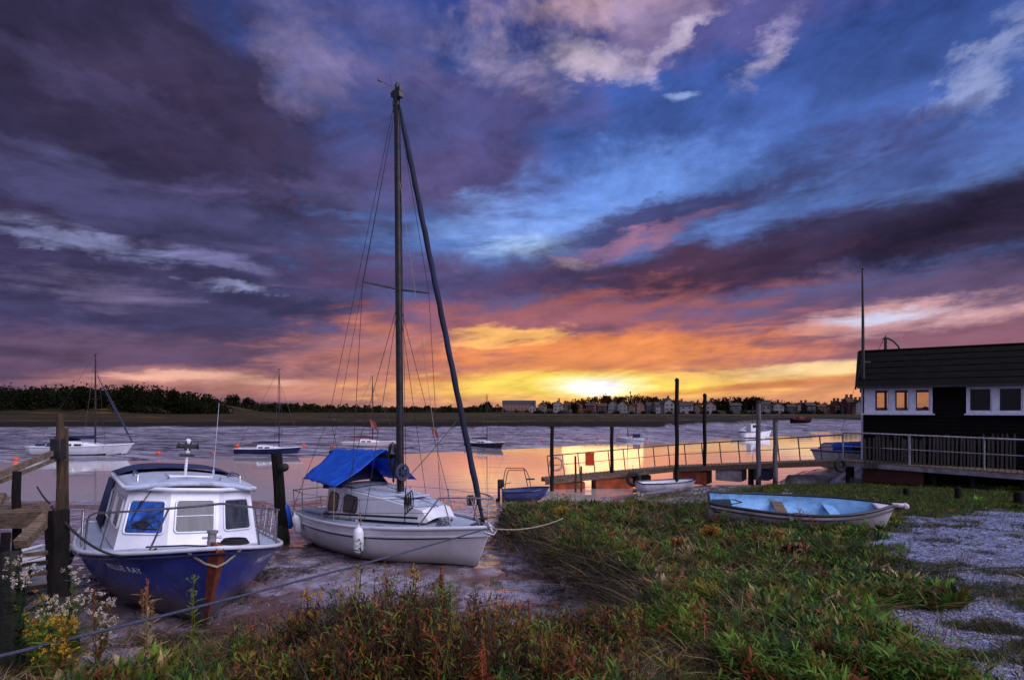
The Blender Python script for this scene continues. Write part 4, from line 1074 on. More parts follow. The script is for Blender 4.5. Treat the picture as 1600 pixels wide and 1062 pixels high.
# standing rigging, each wire a part
def wire(p, q, r=.006, m_=None, name='shroud'): mm = MB(); mm.tube([p, q], r, 5); return mm.build(name, m_ or M_wire, sr)
TOP = Vector((mx_at(9.55), 0, 9.55))
for s_ in (1, -1):
    tip_ = Vector((mx_at(SPZ)-.05, s_*.80, SPZ+.05)); ch = Vector((MX-.12, s_*1.10, .97))
    wire(TOP, tip_); wire(tip_, ch); wire(Vector((mx_at(5.4), 0, 5.4)), Vector((MX+.35, s_*1.05, .98))); wire(Vector((mx_at(5.4), 0, 5.4)), Vector((MX-.62, s_*1.10, .95)))
wire(TOP+Vector((-.1, 0, 0)), Vector((.55, .0, 3.2)), name='backstay'); wire(Vector((.55, 0, 3.2)), SS(0, 1, 1), name='backstay'); wire(Vector((.55, 0, 3.2)), SS(0, 1, -1), name='backstay')
wire(TOP+Vector((-.05, 0, -.1)), Vector((.62, 0, BZ+.15)), .005, name='topping_lift')
wire(Vector((tx+.05, .03, MT)), Vector((MX+.12, .06, 1.5)), .006, M_ropeb, 'halyard'); wire(Vector((tx+.07, -.03, MT)), Vector((MX+.3, -.3, 1.45)), .005, M_ropeb, 'halyard')
wire(Vector((mx_at(8.2), 0, 8.2)), Vector((MX+1.15, .25, 1.2)), .005, M_ropew, 'halyard')
# tarpaulin over the boom
M1 = mr.matrix_world
def tarp(a, b):
    # a along the boom (0 aft, 1 forward), b 0 starboard edge .5 ridge 1 port edge
    x = .80+2.32*a; t = abs(b-.5)*2; s_ = -1 if b < .5 else 1
    w = (.78+.42*a) if s_ < 0 else .75; z1 = 1.72-.10*a if s_ < 0 else 1.62
    rz = BZ+.20-.06*a; z = rz+(z1-rz)*(t**1.05); z -= .035*math.sin(math.pi*t)*(1+.5*math.sin(a*9)); z += .008*math.sin(a*14+t*3)+.014*t*math.sin(a*21+1)*math.sin(t*4)+.012*math.sin(a*37+t*11)+.03*(vnoise(np.array([a*5.0]), np.array([t*4.0+s_]), 9)[0]-.5)
    if s_ < 0: x += t*(.10*a-.12)
    return (x, s_*w*t, z)
m = MB(); m.grid(tarp, 22, 26); tp = m.build('tarpaulin', M_tarp, sr, smooth=60, solid=.006)
m = MB()
for a, b in ((0, 0), (1, 0), (.5, 0)):
    m = MB(); p = Vector(tarp(a, b)); m.tube([p, Vector((p.x+.05, p.y*1.05, .98))], .006, 5); m.build('tarpaulin_tie', M_ropew, tp)
def hoodf(a, b):
    x = 1.35+.85*a; t = math.pi*b; h = .36+.16*math.sin(math.pi*min(1, .35+a*.6)); h *= (1-.55*max(0, (a-.55)/.45)**2)
    return (x, -.60*math.cos(t)*(1-.05*a), 1.48+h*max(0, math.sin(t))**.6)
m = MB(); m.grid(hoodf, 10, 16); m.build('spray_hood', M_canvas, sr, smooth=60, solid=.01)
# bundle of rope and gear at the mast foot
m = MB()
for k in range(7):
    a0 = k*.9; x_ = MX-.1-.03*k
    m.tube([(x_+.10*math.cos(t), -.10+.02*k+.05*math.sin(t*2), 1.95+.03*k+.32*math.sin(t)) for t in np.linspace(a0, a0+6.28, 14)[:-1]], .013, 6, closed=True)
m.build('halyard_coil', M_ropeb, ms, smooth=60)
m = MB()
for r__ in (.15, .12): m.tube([(MX+.13, r__*math.cos(t)-.02, 1.84+r__*1.1*math.sin(t)) for t in np.linspace(0, 6.28, 18)[:-1]], .018, 6, closed=True)

for t in (0, 1.05, 2.09): m.tube([(MX+.13, .12*math.cos(t)-.02, 1.84+.13*math.sin(t)), (MX+.13, -.12*math.cos(t)-.02, 1.84-.13*math.sin(t))], .008, 5)
m.build('rope_coil', M_rope, ms, smooth=60)
# pulpit, stanchions, guard wires, pushpit
def dp(u, s_, ins=.06): p = SS(u, 1, s_); return Vector((p.x, s_*max(0, abs(p.y)-ins), p.z))
m = MB()
tipz = Vector((Ls+.10, 0, bow.z+.50))
m.tube([dp(.80, -1), dp(.87, -1)+Vector((0, 0, .55)), dp(.95, -1)+Vector((.05, -.05, .54)), tipz, dp(.95, 1)+Vector((.05, .05, .54)), dp(.87, 1)+Vector((0, 0, .55)), dp(.80, 1)], .014, 8)
for s_ in (1, -1): m.tube([dp(.97, s_), dp(.95, s_)+Vector((.05, s_*.05, .54))], .012, 7); m.tube([dp(.90, s_), dp(.88, s_)+Vector((0, 0, .55))], .012, 7)
m.build('pulpit', M_dullsteel, sr, smooth=70)
m = MB()
m.tube([dp(.14, -1)+Vector((0, 0, 0)), dp(.14, -1)+Vector((0, 0, .52)), dp(.0, -1)+Vector((-.02, 0, .52)), dp(.0, 1)+Vector((-.02, 0, .52)), dp(.14, 1)+Vector((0, 0, .52)), dp(.14, 1)], .014, 8)
for s_ in (1, -1): m.tube([dp(.01, s_), dp(.0, s_)+Vector((-.02, 0, .52))], .012, 7)
m.tube([dp(.0, -1)+Vector((-.02, 0, .28)), dp(.0, 1)+Vector((-.02, 0, .28))], .010, 6)
m.build('pushpit', M_dullsteel, sr, smooth=70)
for u in (.36, .60):
    for s_ in (1, -1): m = MB(); m.tube([dp(u, s_), dp(u, s_)+Vector((0, s_*.02, .55))], .011, 7); m.build('stanchion', M_dullsteel, sr)
for s_ in (1, -1):
    m = MB(); m.tube([dp(.14, s_)+Vector((0, 0, .5)), dp(.36, s_)+Vector((0, s_*.02, .54)), dp(.60, s_)+Vector((0, s_*.02, .54)), dp(.87, s_)+Vector((0, 0, .54))], .004, 4)
    m.tube([dp(.14, s_)+Vector((0, 0, .26)), dp(.36, s_)+Vector((0, s_*.02, .29)), dp(.60, s_)+Vector((0, s_*.02, .29)), dp(.84, s_)+Vector((0, 0, .29))], .004, 4); m.build('guard_wire', M_wire, sr)
# deck gear: boathook pole, winches, anchor heap, cleats
m = MB(); m.tube([dp(.34, -1, .12)+Vector((0, 0, .16)), dp(.80, -1, .10)+Vector((0, 0, .20))], .022, 7); m.build('boathook', M_alu, sr)
m = MB(); m.tube([dp(.33, -1, .16)+Vector((0, 0, .1)), dp(.56, -1, .14)+Vector((0, 0, .12))], .030, 7); m.build('spinnaker_pole', M_dullsteel, sr)
m = MB()
for k in range(5): m.tube([(5.25+.12*math.cos(t+k)+.03*k, -.18+.11*math.sin(t+k), bow.z-.02+.03*k+.03*math.sin(3*t)) for t in np.linspace(0, 6.28, 12)[:-1]], .014, 6, closed=True)
m.build('chain_heap', M_dullsteel, sr, smooth=60)
m = MB(); m.tube([(5.9, -.03, bow.z+.02), (6.15, -.05, bow.z+.09), (6.38, -.03, bow.z+.05), (6.46, -.03, bow.z-.06)], .024, 7); m.tube([(6.40, -.16, bow.z-.04), (6.48, -.03, bow.z-.10), (6.40, .12, bow.z-.04)], .02, 7); m.box((6.3, 0, bow.z+.02), (.26, .1, .04)); m.build('anchor', M_dullsteel, sr)
for s_ in (1, -1): m = MB(); m.lathe([(.055, 0), (.06, .02), (.035, .05), (.05, .1), (.055, .12)], (2.05, s_*.86, .94), 12); m.build('winch', M_steel, sr)
m = MB()
for k in range(4): m.tube([(4.75+.02*k+.05*math.cos(t), -.62+.03*k, 1.30+.17*math.sin(t)+.03*k) for t in np.linspace(0, 6.28, 12)[:-1]], .011, 5, closed=True)
m.tube([(4.72, -.64, .98), (4.76, -.62, 1.62)], .012, 6); m.build('rope_hank', M_ropeb, sr, smooth=60)
m = MB()
for k in range(4): m.tube([(5.62+.02*k+.04*math.cos(t), .16+.02*k, bow.z+.42+.09*math.sin(t)) for t in np.linspace(0, 6.28, 12)[:-1]], .011, 5, closed=True)
m.build('rope_hank', M_ropeb, sr, smooth=60)
# hanging fenders: lifted off freely, so things of their own
def fender(u, s_, dz, tiltx, ln, r, label, m_=None, out=.10, prof=None):
    p = sr_mat @ (SS(u, 1, s_, out)+Vector((0, 0, dz)))
    o = thing('fender', label, 'fender', p, (R(tiltx), 0, sr.rotation_euler.z), group='fenders hung over the side of the white sailing yacht')
    mm = MB(); mm.lathe([(.01, -ln/2), (r*.7, -ln/2+.03), (r, -ln/2+.09), (r, ln/2-.09), (r*.7, ln/2-.03), (.02, ln/2), (.018, ln/2+.05)], n=14); mm.build('cushion', m_ or M_fender, o, smooth=60)
    mm = MB(); mm.tube([(0, 0, ln/2+.03), (0, .0, ln/2+.30)], .006, 5); mm.build('lanyard', M_ropew, o)
sr_mat = Matrix.Translation(sr.location) @ sr.rotation_euler.to_matrix().to_4x4()
fender(.16, -1, -.16, 14, .46, .085, 'sausage shaped white fender near the stern of the white yacht')
fender(.62, -1, -.20, 0, .50, .10, 'square ended white fender hanging amidships on the white yacht')
fender(.0, -1, -.10, 12, .62, .09, 'blue fender hanging at the stern corner of the white yacht', mat('blue_fender', (24, 78, 170), rough=.5))
# pennants in the rigging
for (z, fr, s_, lab) in ((2.75, .35, 1, 'small pink pennant in the rigging right of the tall mast'), (2.95, .2, -1, 'small pink flag in the rigging left of the tall mast')):
    p = sr_mat @ Vector((mx_at(5.4)+(MX+.35*s_-mx_at(5.4))*(5.4-z)/4.4, s_*1.05*(5.4-z)/4.4, z))
    mm = MB(); mm.raw([(0, 0, 0), (.02, .01, -.16), (.10, .03, -.20), (.12, -.02, -.08), (.17, .0, -.30)], [(0,1,2,3), (2,4,3)]); o = mm.build('pennant', mat('pink_cloth', (190, 110, 110), rough=.9, transl=.4), smooth=0, solid=.003)
    o.location = p; tag(o, lab, 'pennant', 'pennants tied in the yacht rigging')
# ------------------------------------------------------------------ walkway on floats and its piles
A_ = at(852, 751, 26.0); B_ = at(1052, 731, 26.6); C_ = at(1312, 720.5, 22.6); D_ = at(1600, 741, 19.0); E_ = D_+(D_-C_)*1.0
PATH = [A_, B_, C_, D_, E_]
jr = thing('walkway', 'long timber walkway on floats sloping down to the river, with thin metal handrail', 'walkway', (0, 0, 0))
def side(i): 
    d = (PATH[min(i+1, 4)]-PATH[max(i-1, 0)]); d.z = 0; d.normalize(); return Vector((-d.y, d.x, 0))   # away from the viewer
def along(s):
    seg = min(int(s), 3); return PATH[seg].lerp(PATH[seg+1], s-seg), side(seg).lerp(side(seg+1), s-seg).normalized()
WD = 1.25
for i in range(4):
    p, q = PATH[i], PATH[i+1]; n0, n1 = side(i), side(i+1)
    m = MB()
    k = int((q-p).length/.16)
    for j in range(k):
        a = p.lerp(q, (j+.06)/k); b = p.lerp(q, (j+.94)/k); na = n0.lerp(n1, j/k)
        a2 = a+na*WD; b2 = b+na*WD; up = Vector((0, 0, .035+rnd.uniform(0, .006)))
        m.raw([a, b, b2, a2, a+up, b+up, b2+up, a2+up], [(0,3,2,1),(4,5,6,7),(0,1,5,4),(1,2,6,5),(2,3,7,6),(3,0,4,7)])
    m.build('decking', M_woodh, jr, smooth=0)
    m = MB()
    for o_ in (.02, WD-.05): m.beam(p+n0*o_-Vector((0, 0, .09)), q+n1*o_-Vector((0, 0, .09)), .07, .17)
    m.build('side_beam', M_woodh if i < 2 else mat('grey_beam', (112, 110, 118), (84, 82, 90), scale=5, rough=.7, bump=.3), jr, smooth=0)
# handrail of the sloping part, on the far side
def rail(s0, s1, off, step, h, r, m_, name, lean=0.0, mid=True):
    S_ = np.arange(s0, s1+1e-6, (s1-s0)/max(1, round((s1-s0)/step)))
    tops = []; mids = []
    for s in S_:
        p, n = along(s); b = p+n*off+Vector((0, 0, .03)); t_ = b+Vector((lean, 0, h)); tops.append(t_); mids.append(b.lerp(t_, .52))
    m = MB(); m.tube(tops, r, 7); m.build('handrail', m_, jr, smooth=60)
    if mid: m = MB(); m.tube(mids, r*.6, 6); m.build('mid_rail', m_, jr, smooth=60)
    for s in S_:
        p, n = along(s); b = p+n*off+Vector((0, 0, -.05)); m = MB(); m.tube([b, b+Vector((lean*1.05, 0, h+.06))], r*.95, 7); m.build('rail_post', m_, jr, smooth=60)
M_railbrown = mat('weathered_handrail', (84, 76, 74), (60, 52, 50), scale=9, rough=.6, metal=.3)
rail(.06, 2.0, WD-.04, .115, .98, .028, M_railbrown, 'handrail', lean=-.10)
rail(2.02, 4.0, .06, .40, 1.12, .035, M_dullsteel, 'handrail')
m = MB()
p, n = along(2.42); b = p+n*.06
m.tube([b, b+Vector((0, 0, 1.15))], .035, 7); m.build('rail_post', M_dullsteel, jr)
# floats and blocks under it
def block(s0, s1, h, m_, label, name='float', drop=.19, dep=.95):
    p, n = along(s0); q, n2 = along(s1); d = Vector((0, 0, drop+h/2)); c0 = p+n*(dep/2+.08)-d; c1 = q+n2*(dep/2+.08)-d
    c1.z = c1.z*.5+c0.z*.5; c0.z = c1.z
    m = MB(); m.beam(c0, c1, dep, h); o = m.build(name, m_, jr, smooth=0, bevel=.03); o['label'] = label
M_fo = mat('rusty_orange_float', (150, 66, 32), (104, 48, 26), scale=3, rough=.8, bump=.4, dirt=(60, 36, 26), dscale=1.4, dlo=.5, dhi=.7)
M_fg = mat('grey_float', (140, 134, 140), (104, 98, 104), scale=3, rough=.8, bump=.4)
M_fb = mat('dark_blue_float', (22, 30, 62), (30, 34, 50), scale=3, rough=.6)
block(.06, .30, .50, M_fo, 'rusty brown float'); block(.38, .66, .50, M_fo, 'orange float'); block(.68, .80, .48, M_wooddark, 'dark float')
block(1.02, 1.24, .58, M_fo, 'orange brown float'); block(1.30, 1.46, .50, M_fg, 'pale grey float'); block(1.53, 1.62, .50, M_fb, 'dark blue float')
block(2.15, 2.50, .52, mat('dark_red_float', (60, 16, 14), (36, 14, 13), scale=3, rough=.8), 'dark red float')
for s in (1.50, 2.05, 2.55, 2.75, 3.0, 3.2, 3.5, 3.8):
    for o_ in (.12, WD-.12):
        p, n = along(s); b = p+n*o_; m = MB(); m.beam(b-Vector((0, 0, .1)), Vector((b.x, b.y, hz(b.x, b.y)-.3)), .12, .12); m.build('leg', M_wooddark, jr, smooth=0)
# what hangs on the walkway
p, n = along(.36); b = p+n*(WD-.07)
t = MB(); t.box((0, 0, 0), (.42, .03, .55)); t.box((0, -.018, 0), (.36, .008, .48)); t.box((0, -.02, .31), (.46, .05, .06))
o = t.build('life_buoy_board', M_orange, smooth=0, bevel=.006); o.location = b+Vector((0, -.05, .66)); tag(o, 'orange red board hung on the walkway handrail', 'board')
p, n = along(.11); b = p+n*(WD-.12)
t = MB(); t.tube([(.30*math.cos(a), 0, .30*math.sin(a)) for a in np.linspace(0, 6.28, 21)[:-1]], .055, 8, closed=True)
o = t.build('life_ring', mat('dull_life_ring', (150, 84, 60), (180, 160, 150), scale=2, rough=.6), smooth=60); o.location = b+Vector((0, -.08, .62)); tag(o, 'life ring hung at the lower end of the walkway', 'life ring')
def tyre(px, py, d, r, label, tilt=0):
    o = thing('tyre', label, 'tyre', at(px, py, d), (R(tilt), 0, R(10)), group='tyres hung as fenders on the walkway')
    t = MB(); t.tube([(r*math.cos(a), 0, r*math.sin(a)) for a in np.linspace(0, 6.28, 25)[:-1]], r*.34, 10, closed=True); t.build('tread', M_rubber, o, smooth=60)
    t = MB(); t.tube([(0, 0, r), (0, .1, r+.35)], .012, 5); t.build('rope', M_ropeb, o)
tyre(990, 748, 25.7, .27, 'large black tyre hanging against the walkway left of the blue float'); tyre(1313, 727, 22.3, .20, 'black tyre at the bend of the walkway beneath the cabin boat')
# white punt beneath the walkway and upturned dinghy
def tender(px, py, d, L, ang, label, m_, name='dinghy', roll=0, inv=False, blue=None, B=1.2):
    x = (px-800)/FPX*d; z = max(hz(x, d), WATER-.05)
    o = thing(name, label, 'dinghy', (x, d, z+(.42 if inv else 0)), (R(roll+(180 if inv else 0)), 0, R(ang)), group='small boats along the walkway')
    S = shape(L, B, lambda u: .42+.12*u*u, lambda u: .16*max(0, (u-.7)/.3)**2, tr=.78, rake=.25, bil=.6)
    hull(S, [m_], o, 20, 8); deck(S, blue or m_, o, drop=.3, camber=0, name='floor', inset=.08)
    rim(S, .028, M_navy, o, 'gunwale', n=14); t = MB(); t.box((L*.4, 0, .30), (.22, B*.82, .03)); t.box((L*.08, 0, .30), (.3, B*.7, .03)); t.build('thwart', M_woodh, o, smooth=0)
    return o, S
tender(998, 765, 25.0, 2.7, 8, 'white dinghy lying against the walkway beside the black tyre', M_gel)
tender(1236, 744, 24.2, 2.3, 4, 'white upturned dinghy under the walkway right of the grey piles', mat('chalky_white', (150, 146, 150), (120, 114, 118), scale=4, rough=.8), inv=True)
o, S = tender(785, 775, 22.6, 1.9, 6, 'blue and white dinghy with black outboard at the foot of the walkway', mat('mid_blue_paint', (34, 50, 110), (60, 66, 100), scale=3, rough=.5), B=1.15)
t = MB(); t.box((-.06, 0, .72), (.26, .22, .3)); t.box((-.10, 0, .58), (.18, .16, .12)); ob = t.build('outboard_motor', M_black, o, bevel=.04); t = MB(); t.box((-.14, 0, .3), (.1, .06, .5)); t.box((-.18, 0, .06), (.16, .03, .12)); t.build('shaft', M_black, ob); t = MB(); t.tube([(0, 0, .66), (.35, .05, .74)], .015, 6); t.build('tiller', M_black, ob)
t = MB()
for s_ in (-.5, .5): t.tube([(.02, s_, .4), (.14, s_*.9, 1.12), (.20, s_*.85, 1.28)], .018, 7)
t.tube([(.2, -.43, 1.28), (.9, -.40, 1.26)], .018, 7); t.tube([(.2, .43, 1.28), (.9, .40, 1.26)], .018, 7); t.tube([(.9, -.40, 1.26), (1.02, -.42, .98), (1.1, -.44, .42)], .018, 7); t.tube([(.9, .40, 1.26), (1.1, .44, .42)], .018, 7); t.tube([(.9, -.4, 1.26), (.9, .4, 1.26)], .016, 7)
t.build('cover_frame', M_railbrown, o, smooth=60)
t = MB(); t.box((1.06, -.40, .92), (.34, .1, .05)); t.build('grab_plate', M_black, o)
# stakes and a drum standing by the low end
for px_, tp, dd, lb in ((899, 712, 25.3, 'left one of a pair of thin stakes at the low end of the walkway'), (908, 728, 25.2, 'right shorter one of a pair of thin stakes at the low end of the walkway')):
    q = at(px_, tp, dd); zb = hz(q.x, dd)-.2; t = MB(); t.tube([(0, 0, 0), (.02, 0, (q.z-zb)*.5), (0, .01, q.z-zb)], [.055, .05, .045], 8); o = t.build('stake', M_wood, smooth=50); o.location = (q.x, dd, zb); tag(o, lb, 'stake', 'stakes by the walkway')
# piles
def pile(px, top, bot, wpx, d, label, m_=None, kind='mooring_pile', lean=0, cap=True):
    p = at(px, top, d); zb = min(at(px, bot, d).z, hz(p.x, d))-.5; r = wpx/FPX*d/2
    o = thing(kind, label, 'pile', (p.x, d, zb), (0, R(lean), 0), group='timber piles by the water')
    h = p.z-zb; t = MB(); t.tube([(.015*math.sin(k*2.1+px), .01*math.cos(k*1.7), h*k/6) for k in range(7)], [r*(1.06-.08*k/6) for k in range(7)], 10); t.build('shaft', m_ or M_wooddark, o, smooth=60)
    zl = max(.8, h*.25)
    t = MB(); t.tube([(0, 0, .1), (0, 0, .5), (.005, 0, zl)], [r*1.14, r*1.16, r*1.05], 10); t.build('weed_collar', M_weed, o, smooth=60)
    if cap: t = MB(); t.lathe([(r*1.08, h-.09), (r*1.10, h-.02), (r*.6, h+.03), (.02, h+.05)], n=10); t.build('cap', M_wooddark, o, smooth=40)
    return o
M_pg = mat('grey_pile', (92, 86, 94), (64, 58, 62), scale=4, rough=.8, bump=.5, stretch=(4, 4, .6))
pile(862.5, 666, 752, 6, 25.6, 'shorter pile at the low end of the walkway, beside the life ring'); pile(956, 667, 742, 5.5, 26.6, 'short pile right of the orange red board')
pile(1057.5, 592, 731, 6, 25.8, 'tallest dark pile standing above the skyline'); pile(1101, 616, 727, 5.5, 25.9, 'second tall dark pile right of the tallest one')
pile(1185, 627, 745, 7, 24.0, 'tall pile with grey lower half, third of the tall piles', M_pg); pile(1211.5, 655, 745, 7, 23.6, 'shorter grey pile just left of the cabin boat', M_pg)
# blue cabin boat behind the walkway
d_ = 26.4; x_ = (1362-800)/FPX*d_
o = mbt = thing('motor_boat', 'white motor boat with blue canopy behind the walkway, left of the black hut', 'boat', (x_, d_, hz(x_, d_)-.05), (0, 0, R(178)))
S = shape(3.1, 1.5, lambda u: .95+.12*u, lambda u: .25*max(0, (u-.7)/.3)**2, tr=.9, rake=.35, bil=.6)
hull(S, [M_gel], o, 22, 10); deck(S, M_gel, o); rim(S, .035, M_navy, o, n=14, dz=-.08)
t = MB(); t.grid(lambda a, b: (.25+1.95*a, .68*math.cos(math.pi*b)*-1, .98+.50*math.sin(math.pi*b)**.5*(1-.15*a)), 8, 12); t.raw([(.25, -.68*math.cos(math.pi*i/12), .98+.5*math.sin(math.pi*i/12)**.5) for i in range(13)], [tuple(range(13))]); t.build('canopy', M_tarp, o, smooth=60)
t = MB(); t.raw([(2.2, -.6, .98), (2.2, .6, .98), (2.05, .45, 1.42), (2.05, -.45, 1.42), (2.62, -.3, 1.0), (2.62, .3, 1.0), (2.15, .3, 1.40), (2.15, -.3, 1.40)], [(4, 5, 6, 7), (0, 4, 7, 3), (5, 1, 2, 6)]); t.build('windscreen', mat('pale_windscreen', (120, 112, 108), rough=.1, coat=1), o, smooth=0, solid=.012)
t = MB(); t.box((-.08, 0, .9), (.28, .24, .34)); t.box((-.12, 0, .45), (.12, .1, .6)); t.build('outboard_motor', M_black, o, bevel=.04)
for s_ in (-1, 1): t = MB(); t.prism([(.5, s_*.69, 1.05), (1.2, s_*.69, 1.05), (1.15, s_*.64, 1.28), (.5, s_*.64, 1.28)], (0, s_*.01, 0)); t.build('window', M_greyglass, o, smooth=0)

mbt.scale = (.82, .85, .85); mbt.location.x -= .25
# ------------------------------------------------------------------ black boathouse
M_board = mat('black_weatherboard', (5, 5, 7), (3, 3, 4), scale=7, rough=.8, bump=.3, stretch=(.5, .5, 6), spec=.08, dirt=(10, 10, 12), dscale=.8)
M_felt = mat('dark_roof_felt', (12, 11, 12), (7, 7, 8), scale=5, rough=.95, bump=.5, spec=.05, dirt=(17, 15, 15), dscale=1.2, dlo=.5, dhi=.7)
M_white = mat('white_window_paint', (176, 178, 196), (160, 160, 180), scale=8, rough=.5, dirt=(120, 116, 118), dscale=5, dlo=.58, dhi=.75)
M_boards_in = mat('interior_boards', (90, 56, 40), (70, 44, 32), scale=4, rough=.8)
def thin_glass():
    m = bpy.data.materials.new('clear_window_glass'); m.use_nodes = True; t = NT(m.node_tree); t.n.clear()
    g = t.new('ShaderNodeBsdfGlossy'); g.inputs['Roughness'].default_value = .03; g.inputs[0].default_value = (.2, .2, .22, 1)
    tr = t.new('ShaderNodeBsdfTransparent'); tr.inputs[0].default_value = (.86, .84, .82, 1)
    f = t.new('ShaderNodeFresnel'); f.inputs[0].default_value = 1.5; mx = t.new('ShaderNodeMixShader')
    t.put(mx.inputs[0], f.outputs[0]); t.l.new(tr.outputs[0], mx.inputs[1]); t.l.new(g.outputs[0], mx.inputs[2])
    o = t.new('ShaderNodeOutputMaterial'); t.l.new(mx.outputs[0], o.inputs[0]); return m
M_clear = thin_glass()
P0 = Vector((14.2, 23.0, 0)); wd = Vector((.835, -.55, 0)).normalized(); ang = math.atan2(wd.y, wd.x)
hut = thing('boathouse', 'black weatherboarded boathouse with white windows and dark felt roof at the right', 'boathouse', P0, (0, 0, ang))
# local: x along the front wall, y inwards (away from the viewer), z up
HL, HD, Z0, ZE, ZR = 13.0, 4.4, .25, 3.80, 5.28
def wall(y, holes, thick=.1):
    """plank wall with window openings: x0,x1,z0,z1"""
    m = MB(); xs = sorted({0, HL} | {h[0] for h in holes} | {h[1] for h in holes})
    for a, b in zip(xs[:-1], xs[1:]):
        hh = [h for h in holes if h[0] <= a and h[1] >= b]
        if hh: m.box(((a+b)/2, y, (Z0+hh[0][2])/2), (b-a, thick, hh[0][2]-Z0)); m.box(((a+b)/2, y, (hh[0][3]+ZE)/2), (b-a, thick, ZE-hh[0][3]))
        else: m.box(((a+b)/2, y, (Z0+ZE)/2), (b-a, thick, ZE-Z0))
    # overlapping boards
    s_ = -1 if y < HD/2 else 1; z = Z0
    while z < ZE-.1:
        for a, b in zip(xs[:-1], xs[1:]):
            hh = [h for h in holes if h[0] <= a and h[1] >= b]
            if hh and hh[0][2]-.1 < z < hh[0][3]: continue
            m.prism([(a, y+s_*thick/2, z), (a, y+s_*(thick/2+.022), z), (a, y+s_*(thick/2+.004), z+.148)], (b-a, 0, 0))
        z += .15
    return m.build('wall', M_board, hut, smooth=0, fix=True)
front = [(.04, 2.25, 2.66, 3.68), (3.26, 5.75, 2.66, 3.68), (7.2, 9.6, 2.66, 3.68)]
back = [(.3, 2.6, 2.2, 3.7), (9.0, 10.0, 2.5, 3.4)]
wall(0, front); wall(HD, back)
for x in (0, HL):
    m = MB(); w_ = [(x, .06, Z0), (x, HD-.06, Z0), (x, HD-.06, ZE), (x, HD/2, ZR-.12), (x, .06, ZE)]
    m.prism(w_, (.09 if x == 0 else -.09, 0, 0)); m.build('gable_wall', M_board, hut, smooth=0)
m = MB(); m.box((HL/2, HD/2, Z0+.4), (HL-.2, HD-.2, .1)); m.build('floor', M_boards_in, hut, smooth=0)
def roofside(s_, y0, z0, y1, z1):
    m = MB(); 
    for k in range(6):
        a, b = k/6, (k+1)/6; t = .05; lap = .012*(1 if k < 5 else 0)
        pa = (y0+(y1-y0)*a, z0+(z1-z0)*a+.03); pb = (y0+(y1-y0)*b, z0+(z1-z0)*b+.0)
        m.prism([(-.22, pa[0], pa[1]), (-.22, pb[0], pb[1]), (-.22, pb[0], pb[1]+t), (-.22, pa[0], pa[1]+t)], (HL+.44, 0, 0))
    return m.build('roof', M_felt, hut, smooth=0)
rf_ = roofside(-1, -.28, ZE-.12, HD/2, ZR+.0); roofside(1, HD+.28, ZE-.12, HD/2, ZR+.0)
m = MB(); m.tube([(-.22, HD/2, ZR+.06), (HL+.22, HD/2, ZR+.06)], .06, 8); m.build('ridge_cap', M_felt, rf_)
m = MB(); m.beam((-.25, -.29, ZE-.12), (-.25, HD/2, ZR+.02), .05, .16); m.beam((-.25, HD+.29, ZE-.12), (-.25, HD/2, ZR+.02), .05, .16); m.build('barge_board', M_board, rf_, smooth=0)
m = MB(); m.box((HL/2, -.31, ZE-.10), (HL+.4, .06, .10)); m.build('gutter', M_black, rf_, smooth=0)
def window(x0, x1, z0, z1, y, panes, mull=.085, fr=.07, first=0.0, s_=-1):
    f = MB(); yy = y+s_*.055
    f.box(((x0+x1)/2, yy, z0+fr/2), (x1-x0, .09, fr)); f.box(((x0+x1)/2, yy, z1-fr/2), (x1-x0, .09, fr))
    f.box(((x0+x1)/2, yy+s_*.04, z0-.03), (x1-x0+.14, .2, .05))
    xa = x0+first; f.box((x0+(first+fr)/2, yy, (z0+z1)/2), (first+fr, .088, z1-z0-2*fr)); f.box((x1-fr/2, yy, (z0+z1)/2), (fr, .088, z1-z0-2*fr))
    w = (x1-fr-(xa+fr)-mull*2*(panes-1))/panes; cs = []
    for k in range(panes):
        a = xa+fr+k*(w+2*mull); cs.append((a, a+w))
        if k: f.box((a-mull, yy, (z0+z1)/2), (2*mull, .088, z1-z0-2*fr))
    wo = f.build('window', M_white, hut, smooth=0)
    for a, b in cs:
        c = MB(); t_ = .045
        for bx, bd in ((((a+b)/2, yy, z0+fr+t_/2), (b-a, .05, t_)), (((a+b)/2, yy, z1-fr-t_/2), (b-a, .05, t_)), ((a+t_/2, yy, (z0+z1)/2), (t_, .048, z1-z0-2*fr-2*t_)), ((b-t_/2, yy, (z0+z1)/2), (t_, .048, z1-z0-2*fr-2*t_))): c.box(bx, bd)
        c.build('casement', M_white, wo, smooth=0)
        g = MB(); g.box(((a+b)/2, y, (z0+z1)/2), (b-a-.02, .008, z1-z0-2*fr-.06)); g.build('pane', M_clear, wo, smooth=0)
window(*front[0], 0, 3, first=.26); window(*front[1], 0, 3); window(*front[2], 0, 3)
window(*back[0], HD, 3, mull=.06, s_=1); window(*back[1], HD, 1, s_=1)
# things seen through the windows: an inside post and a red bundle
m = MB()
for x in (.75, 1.5, 2.6): m.beam((x, HD-.5, Z0+.45), (x, HD-.5, 3.7), .10, .10)
m.build('interior_post', M_boards_in, hut, smooth=0)
m = MB(); m.grid(lambda a, b: (1.75+.75*a, 1.2+.5*b, 2.72+.20*math.sin(math.pi*a)*math.sin(math.pi*b)+.03*math.sin(a*17)), 10, 8); 
m.box((2.1, 1.45, 2.2), (.9, .6, .9)); m.build('draped_bench', M_red, hut, smooth=40)
m = MB(); m.box((3.1, HD/2, 2.0), (.08, HD-.15, 3.2)); m.build('partition', M_boards_in, hut, smooth=0)
